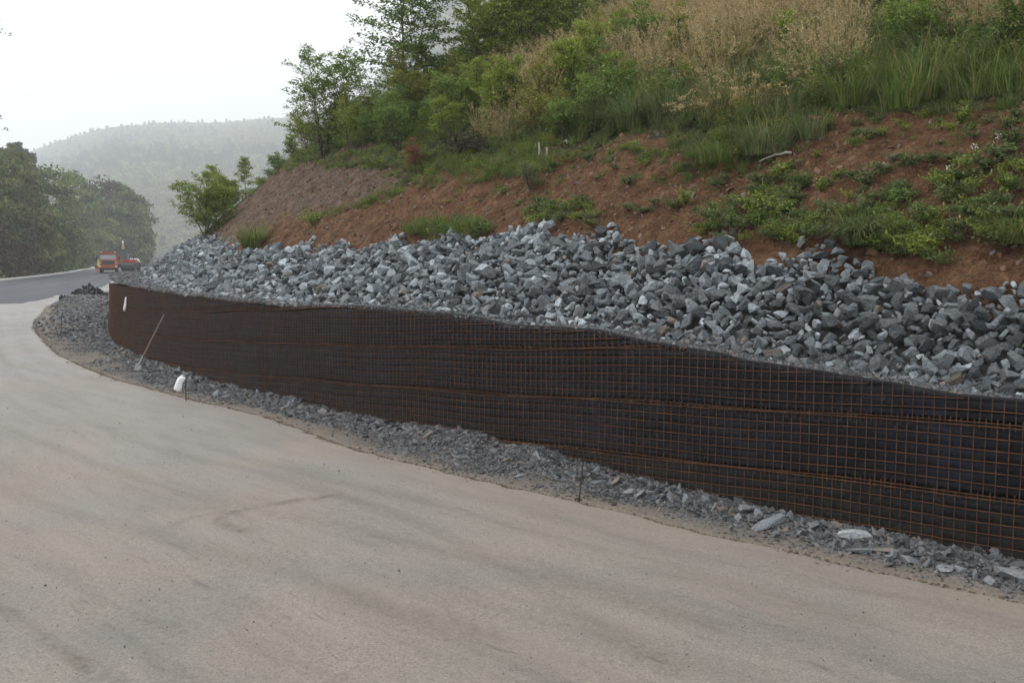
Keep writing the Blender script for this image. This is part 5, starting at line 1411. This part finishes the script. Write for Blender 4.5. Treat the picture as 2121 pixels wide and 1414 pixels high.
for k in range(4): boxm("grille_bar", (1.5, .03, .03), (0, -.045, -.18 + .12 * k), grey, g, .005)
boxm("bumper", (2.45, .35, .36), (0, -.08, .86), orange, tk, .05)
for sx_ in (-1, 1):
    boxm("headlight", (.26, .05, .2), (sx_ * 1.02, -.27, .90), lamp, tk, .02)
    boxm("indicator", (.2, .04, .34), (sx_ * 1.0, -.02, 1.42), amber, tk, .02)
    cylm("beacon", .11, .24, (sx_ * .88, .4, 2.86), amber, tk, rot=(0, 0, 0), r2=.08)
    boxm("mirror", (.2, .08, .5), (sx_ * 1.42, .1, 2.05), black, tk, .02)
    boxm("side_window", (.03, .8, .55), (sx_ * 1.16, .75, 2.15), glass, tk, .01)
    for yy in (.95, 4.1, 5.4):
        w_ = cylm("wheel", .52, .32, (sx_ * .98, yy, .52), tyre, tk); cylm("rim", .24, .34, (0, 0, 0), grey, w_, rot=(0, 0, 0))
boxm("roof_visor", (2.2, .3, .12), (0, .05, 2.66), orange, tk, .03)
boxm("roof_sign", (1.0, .2, .2), (-.1, .5, 2.86), red, tk, .03)
boxm("side_wing", (.5, 1.6, .9), (1.35, 1.6, 1.9), orange, tk, .05)
boxm("side_tank", (.35, 1.2, .5), (1.2, 2.4, 1.0), black, tk, .05)
boxm("load_bed", (2.4, 4.4, .7), (0, 4.3, 1.45), orange, tk, .04)
boxm("plough_plate", (.5, .1, .35), (-1.45, -.05, .75), orange, tk, .02)
# red road roller/tractor behind
rm = empty("road_roller", at(258, YT + 14), math.radians(8)); tag(rm, "red road roller with a grey cab half hidden behind the orange truck", "roller")
boxm("hood", (1.9, 2.6, .8), (.9, 0, 1.35), red, rm, .22); boxm("chassis", (2.4, 3.6, .5), (.6, .3, .8), black, rm, .05)
cb = boxm("cab", (1.25, 1.4, 1.6), (-.35, 1.1, 2.2), grey, rm, .06); boxm("cab_window", (1.0, .04, .85), (0, -.71, .1), glass, cb, .02); boxm("cab_roof", (1.5, 1.6, .12), (-.35, 1.1, 3.06), grey, rm, .03)
cylm("drum", .62, 1.9, (.9, -1.4, .62), black, rm); cylm("exhaust", .05, .8, (1.2, .6, 2.0), black, rm, rot=(0, 0, 0))
for sx_ in (-1, 1): cylm("wheel", .65, .4, (.6 + sx_ * 1.0, 1.9, .65), tyre, rm)
# warning pole
wp = empty("warning_pole", at(256.5, YT + 20)); tag(wp, "thin pole with a white and pink marker rising behind the red roller", "pole")
cylm("pole", .035, 4.0, (0, 0, 2.0), grey, wp, rot=(0, 0, 0), seg=8); boxm("marker", (.5, .06, .8), (0, -.05, 3.75), mat("pink_marker", (.55, .33, .33), .6, .3), wp, .03, taper=(.6, 1)); cylm("lamp", .14, .5, (0, -.05, 4.45), wpaint, wp, rot=(0, 0, 0), r2=.06)
# white van
vn = empty("van", at(277, YT + 48), math.radians(16)); tag(vn, "white van parked behind the rock slope with only its front showing", "van")
boxm("body", (1.8, 4.4, 1.5), (0, 2.2, 1.18), wpaint, vn, .16, taper=(.86, .9)); boxm("windshield", (1.15, .05, .55), (0, .14, 1.45), glassl, vn, .02, rot=(math.radians(-10), 0, 0)); boxm("bumper", (1.8, .2, .3), (0, .0, .55), grey, vn, .05)
for sx_ in (-1, 1):
    boxm("headlight", (.3, .06, .18), (sx_ * .65, .0, .85), lamp, vn, .02)
    for yy in (.9, 3.6): cylm("wheel", .33, .2, (sx_ * .82, yy, .33), tyre, vn)
# rail barrier left of the truck
M['galv'] = mat("galvanised_rail", (.45, .46, .47), .5, .5)
b_ = empty("barrier", at(199, YT + 2)); tag(b_, "pale tubular barrier standing left of the orange truck", "barrier")
V, F = tubes([[(-.65, 0, 1.12), (.65, 0, 1.12)], [(-.65, 0, .35), (.65, 0, .35)]], [.03, .02], 6); obj("rail", mesh("rail", V, F, M['galv']), b_)
for k in range(4):
    V, F = tubes([[(0, 0, 0), (0, 0, 1.12)]], [.025], 6); obj("post", mesh("post", V, F, M['galv']), b_, (-.65 + k * .433, 0, 0))

# worker beside the truck
def person(loc, rz, label):
    J = {'pelvis': (0, 0, .92), 'chest': (0, -.03, 1.28), 'neck': (0, -.05, 1.48), 'head': (0, -.07, 1.60), 'top': (0, -.07, 1.72), 'hl': (-.10, 0, .88), 'kl': (-.11, -.05, .5), 'al': (-.12, .0, .09), 'tl': (-.12, -.13, .04),
         'hr': (.10, 0, .88), 'kr': (.12, -.02, .5), 'ar': (.14, .05, .09), 'tr': (.15, -.09, .04), 'sl': (-.19, -.03, 1.42), 'el': (-.27, -.02, 1.14), 'wl': (-.22, -.18, .95), 'fl': (-.21, -.25, .90), 'sr': (.19, -.03, 1.42), 'er': (.28, .0, 1.14), 'wr': (.27, -.12, .92), 'fr': (.27, -.16, .85)}
    R = {'pelvis': .15, 'chest': .17, 'neck': .06, 'head': .095, 'top': .08, 'hl': .095, 'kl': .062, 'al': .045, 'tl': .04, 'hr': .095, 'kr': .062, 'ar': .045, 'tr': .04, 'sl': .07, 'el': .05, 'wl': .035, 'fl': .03, 'sr': .07, 'er': .05, 'wr': .035, 'fr': .03}
    E_l = [('pelvis', 'chest'), ('chest', 'neck'), ('neck', 'head'), ('head', 'top'), ('pelvis', 'hl'), ('hl', 'kl'), ('kl', 'al'), ('al', 'tl'), ('pelvis', 'hr'), ('hr', 'kr'), ('kr', 'ar'), ('ar', 'tr'), ('chest', 'sl'), ('sl', 'el'), ('el', 'wl'), ('wl', 'fl'), ('chest', 'sr'), ('sr', 'er'), ('er', 'wr'), ('wr', 'fr')]
    ks = list(J); me = bpy.data.meshes.new("person"); me.from_pydata([J[k] for k in ks], [(ks.index(a), ks.index(b)) for a, b in E_l], [])
    o = obj("person", me, None, loc, (0, 0, rz)); sk_ = o.modifiers.new("skin", 'SKIN')
    for k, sv_ in zip(ks, me.skin_vertices[0].data): sv_.radius = (R[k], R[k]); sv_.use_root = (k == 'pelvis')
    o.modifiers.new("sub", 'SUBSURF').levels = 2; o.modifiers["sub"].render_levels = 2
    m_ = mat("worker_clothes", (.6, .14, .04), .8, .2); t = NT(m_); z = t.n("ShaderNodeSeparateXYZ"); t.l(t.coord("Object"), z.inputs[0])
    t.color(t.ramp(t.math('MULTIPLY', z.outputs[2], .5), [(0, (.03, .03, .03)), (.05, (.55, .15, .06)), (.42, (.6, .17, .06)), (.46, (.60, .70, .10)), (.735, (.60, .70, .10)), (.745, (.45, .28, .2)), (1, (.45, .28, .2))], 'CONSTANT')); me.materials.append(m_)
    hm = cylm("helmet", .135, .14, (0, -.07, 1.72), mat("yellow_helmet", (.75, .8, .25), .4, .5), o, rot=(0, 0, 0), r2=.08)
    tag(o, label, "person")
person(at(203.5, YT - 1), 2.4, "person in a yellow vest and helmet and orange trousers walking beside the truck")

# ------------------------------------------------------------------ forest left of the road
def far_tree(u, vtop, vbase, y, wpx, m, label, seed, n=6500, shape='round', leaf=.42, group=None, z0f=.08):
    if shape == 'round': y = max(y, float(np.interp(u + wpx * .42, [-60, 0, 50, 100, 150, 180, 200, 215, 400], [98, 108, 118, 128, 147, 175, 215, 262, 285])) + (y % 7))
    leaf = leaf * max(1, y / 150)
    r_ = ray(u, vbase); x = r_[0] / r_[1] * y; zb = float(zroad(min(y, 150))) - .35; h = CZ + ray(u, vtop)[2] / ray(u, vtop)[1] * y - zb; w = wpx / FPX * y
    e = empty("pine_tree" if shape == 'cone' else "broadleaf_tree", (x, y, zb)); tag(e, label, "tree", group)
    V, F, t = blob_crown(h, w, h * z0f, n, leaf, seed, lumps=34, shape=shape); obj("crown", mesh("crown", V, F, M[m], tint=t), e)
    V, F = tubes([[(0, 0, -.3), (.1, 0, h * .4), (.05, .1, h * .85)]], [np.array([.05 * h ** .5 + .1, .12, .04])], 6); obj("trunk", mesh("trunk", V, F, M['bark']), e)
    return e
far_tree(-35, 300, 600, 92, 170, 'far_leaf', "dark green tree at the left frame edge, nearest of the roadside forest", 401)
far_tree(38, 298, 585, 104, 120, 'far_leaf_yellow', "tall tree with yellowish crown near the left frame edge", 402)
far_tree(105, 345, 585, 122, 150, 'far_leaf', "broad green tree with rounded crown right of the yellowish one", 403)
far_tree(160, 352, 580, 135, 110, 'far_leaf', "green tree behind the small tan tree", 404)
far_tree(178, 412, 580, 116, 88, 'far_leaf_yellow', "small tan leaved tree in front of the dark ones", 405, 3200)
far_tree(232, 372, 575, 146, 130, 'leaf_brown', "large brown leaved tree above the orange truck", 406)
far_tree(280, 400, 572, 158, 80, 'far_leaf', "dark tree at the right end of the roadside forest", 407)
far_tree(262, 382, 572, 165, 60, 'far_leaf', "taller dark tree peeping over the right end of the forest", 408)
far_tree(15, 400, 600, 88, 110, 'leaf_brown', "dark brownish tree low at the left frame edge", 409)
far_tree(75, 420, 592, 98, 110, 'far_leaf_yellow', "lower olive tree in front of the broad green tree", 410)
far_tree(125, 440, 588, 108, 90, 'far_leaf', "low dark green tree left of the small tan one", 411)
far_tree(215, 452, 580, 140, 90, 'far_leaf', "low dark tree directly behind the truck", 412)
far_tree(258, 468, 576, 150, 80, 'far_leaf', "low tree behind the warning pole", 413)
far_tree(298, 478, 572, 158, 44, 'far_leaf', "lowest tree at the right end of the forest", 414, 3000)
for i, (u, vt, y, w_) in enumerate([(-60, 380, 84, 120), (30, 470, 90, 110), (60, 360, 125, 120), (150, 480, 112, 100), (190, 500, 125, 90), (240, 500, 150, 80), (100, 500, 100, 100), (10, 520, 85, 100), (200, 400, 160, 110), (290, 440, 168, 60), (-20, 450, 84, 90)]):
    far_tree(u, vt, 585, y, w_, ['far_leaf', 'leaf_brown', 'far_leaf'][i % 3], "dark tree in the undergrowth row of the roadside forest", 430 + i, 3000, group="undergrowth trees of the roadside forest", z0f=.02)
for i, (u, vt) in enumerate([(18, 295), (32, 283), (47, 280), (62, 292), (4, 300), (74, 305)]):
    far_tree(u, vt, 520, 255 + i * 4, 26, 'conifer', "hazy spruce on the ridge behind the roadside forest", 450 + i, 1800, 'cone', .55, "hazy spruces behind the forest")
# tree outside the left frame edge whose twigs reach into the picture
e = make_plant("birch_tree", "tree beyond the left frame edge with only thin twig tips showing in the sky", "tree", 13.0, 11.0, 70, 10, 9, .12, 470, 'leaf_dark', stems=1, rise=.25, start=.3, prof=lambda f: .75 + .25 * math.sin(f * 3))
e.location = (-25.45, 40, -.3); e.rotation_euler = (0, 0, 1.0)

# ------------------------------------------------------------------ far wooded hill
sky_u = [-700, -100, 60, 130, 240, 350, 450, 600, 720, 800, 870, 960, 1060, 1300]
sky_v = [470, 400, 330, 305, 272, 262, 262, 250, 230, 170, 60, -40, -90, -120]
hx_, hy_ = np.meshgrid(axis([(-1780, 860, 24)]), axis([(620, 2640, 27)]))
X1, Y1 = hx_.ravel(), hy_.ravel(); uu = 1060.5 + FPX * X1 / Y1; vv = np.interp(uu, sky_u, sky_v)
yr = np.interp(uu, [-700, 600, 760, 900, 1300], [2240, 2140, 1700, 1330, 1210]); yst = np.interp(uu, [-700, 600, 900, 1300], [800, 740, 640, 620])
zs_ = CZ + (540 - vv) / FPX * yr - 12
f = np.clip((Y1 - yst) / (yr - yst), 0, 1); Z1 = -1 + (zs_ + 1) * (f ** .85) - np.clip(Y1 - yr, 0, 600) * .3 + f * 17 * fbm(X1 * .004, Y1 * .004, 4, 110) * np.clip(1 - f * .7, .2, 1)
hillm = mat("wooded_hill_ground", (.03, .04, .018), .95, .1)
tag(obj("wooded_hill", mesh("wooded_hill", np.c_[X1, Y1, Z1], grid_faces(hx_.shape[0], hx_.shape[1]), hillm, smooth=True)), kind="structure")
M['hill_leaf'] = foliage_mat('hillside_forest_leaves', (0.02, 0.035, 0.012), (0.22, 0.32, 0.09), trans=0.2)
FC = []
for i in range(6):
    V, F, t = blob_crown(1.0, 1.15, .05, 420, .16, 500 + i, lumps=12, shape='round' if i < 5 else 'cone'); FC.append(mesh("far_crown", V, F, M[['hill_leaf', 'hill_leaf', 'far_leaf_yellow', 'hill_leaf', 'hill_leaf', 'conifer'][i]], tint=t))
FCC = proto_collection("far_crowns", FC)
n = 62000; X2 = rng.uniform(-1180, 470, n); Y2 = rng.uniform(670, 2280, n); u2 = 1060.5 + FPX * X2 / Y2
yr2 = np.interp(u2, [-700, 600, 760, 900, 1300], [2240, 2140, 1700, 1330, 1210])
ok = (u2 > -60) & (u2 < 1500) & (Y2 < yr2 + 30); X2, Y2 = X2[ok], Y2[ok]
def bil(X, Y):
    ax_, ay_ = hx_[0], hy_[:, 0]; Zg = Z1.reshape(hx_.shape); i = np.clip(np.searchsorted(ay_, Y) - 1, 0, len(ay_) - 2); j = np.clip(np.searchsorted(ax_, X) - 1, 0, len(ax_) - 2)
    fi = (Y - ay_[i]) / (ay_[i + 1] - ay_[i]); fj = (X - ax_[j]) / (ax_[j + 1] - ax_[j])
    return (Zg[i, j] * (1 - fi) + Zg[i + 1, j] * fi) * (1 - fj) + (Zg[i, j + 1] * (1 - fi) + Zg[i + 1, j + 1] * fi) * fj
k = len(X2); hh = rng.uniform(14, 23, k); idx = np.where(rng.random(k) < .03, 5, rng.integers(0, 5, k)); pz = fbm(X2 * .006, Y2 * .004, 3, 171); idx = np.where((pz > .25) & (rng.random(k) < .6), 2, idx); idx = np.where((pz < -.3) & (rng.random(k) < .35), 5, idx)
ww = np.where(idx == 5, .5, 1.0) * hh * rng.uniform(.8, 1.2, k); hh = np.where(idx == 5, hh * 1.3, hh * .85)
print("far crowns", k)
scatter("far_forest", np.c_[X2, Y2, bil(X2, Y2) - hh * .22], np.c_[np.zeros(k), np.zeros(k), rng.uniform(0, 6.28, k)], np.c_[ww, ww, hh], FCC, 6, idx=idx)
for i, (u, vt, vb, y, w_) in enumerate([(890, 15, 140, 1180, 60), (925, -20, 120, 1150, 70), (965, -30, 110, 1120, 70), (1000, -20, 110, 1090, 60), (870, 45, 150, 1160, 40), (945, 30, 150, 1090, 60)]):
    x = ray(u, vb)[0] / ray(u, vb)[1] * y; zb = float(bil(np.array([x]), np.array([y]))[0]) - 1; h = CZ + ray(u, vt)[2] / ray(u, vt)[1] * y - zb
    e = empty("broadleaf_tree", (x, y, zb)); tag(e, "tall misty tree fading into the fog behind the slope", "tree", "misty trees above the slope"); V, F, t = blob_crown(h, w_ / FPX * y, h * .2, 3200, 2.8, 600 + i, 30); obj("crown", mesh("crown", V, F, M['far_leaf'], tint=t), e)
    V, F = tubes([[(0, 0, 0), (0, 0, h * .8)]], [np.array([.5, .15])], 6); obj("trunk", mesh("trunk", V, F, M['bark']), e)

# ------------------------------------------------------------------ haze
hz = boxm("haze", (2960, 3020, 480), (-450, 1430, 238), mat("haze_air", (1, 1, 1)), None, 0)
hz.location = (-450, 1430, 238)
m = hz.data.materials[0]; nt = m.node_tree; nt.nodes.clear(); o_ = nt.nodes.new("ShaderNodeOutputMaterial"); pv = nt.nodes.new("ShaderNodeVolumePrincipled")
pv.inputs["Color"].default_value = (.94, .97, 1, 1); pv.inputs["Density"].default_value = HAZE; pv.inputs["Anisotropy"].default_value = 0.2
nt.links.new(pv.outputs[0], o_.inputs["Volume"]); tag(hz, kind="stuff")
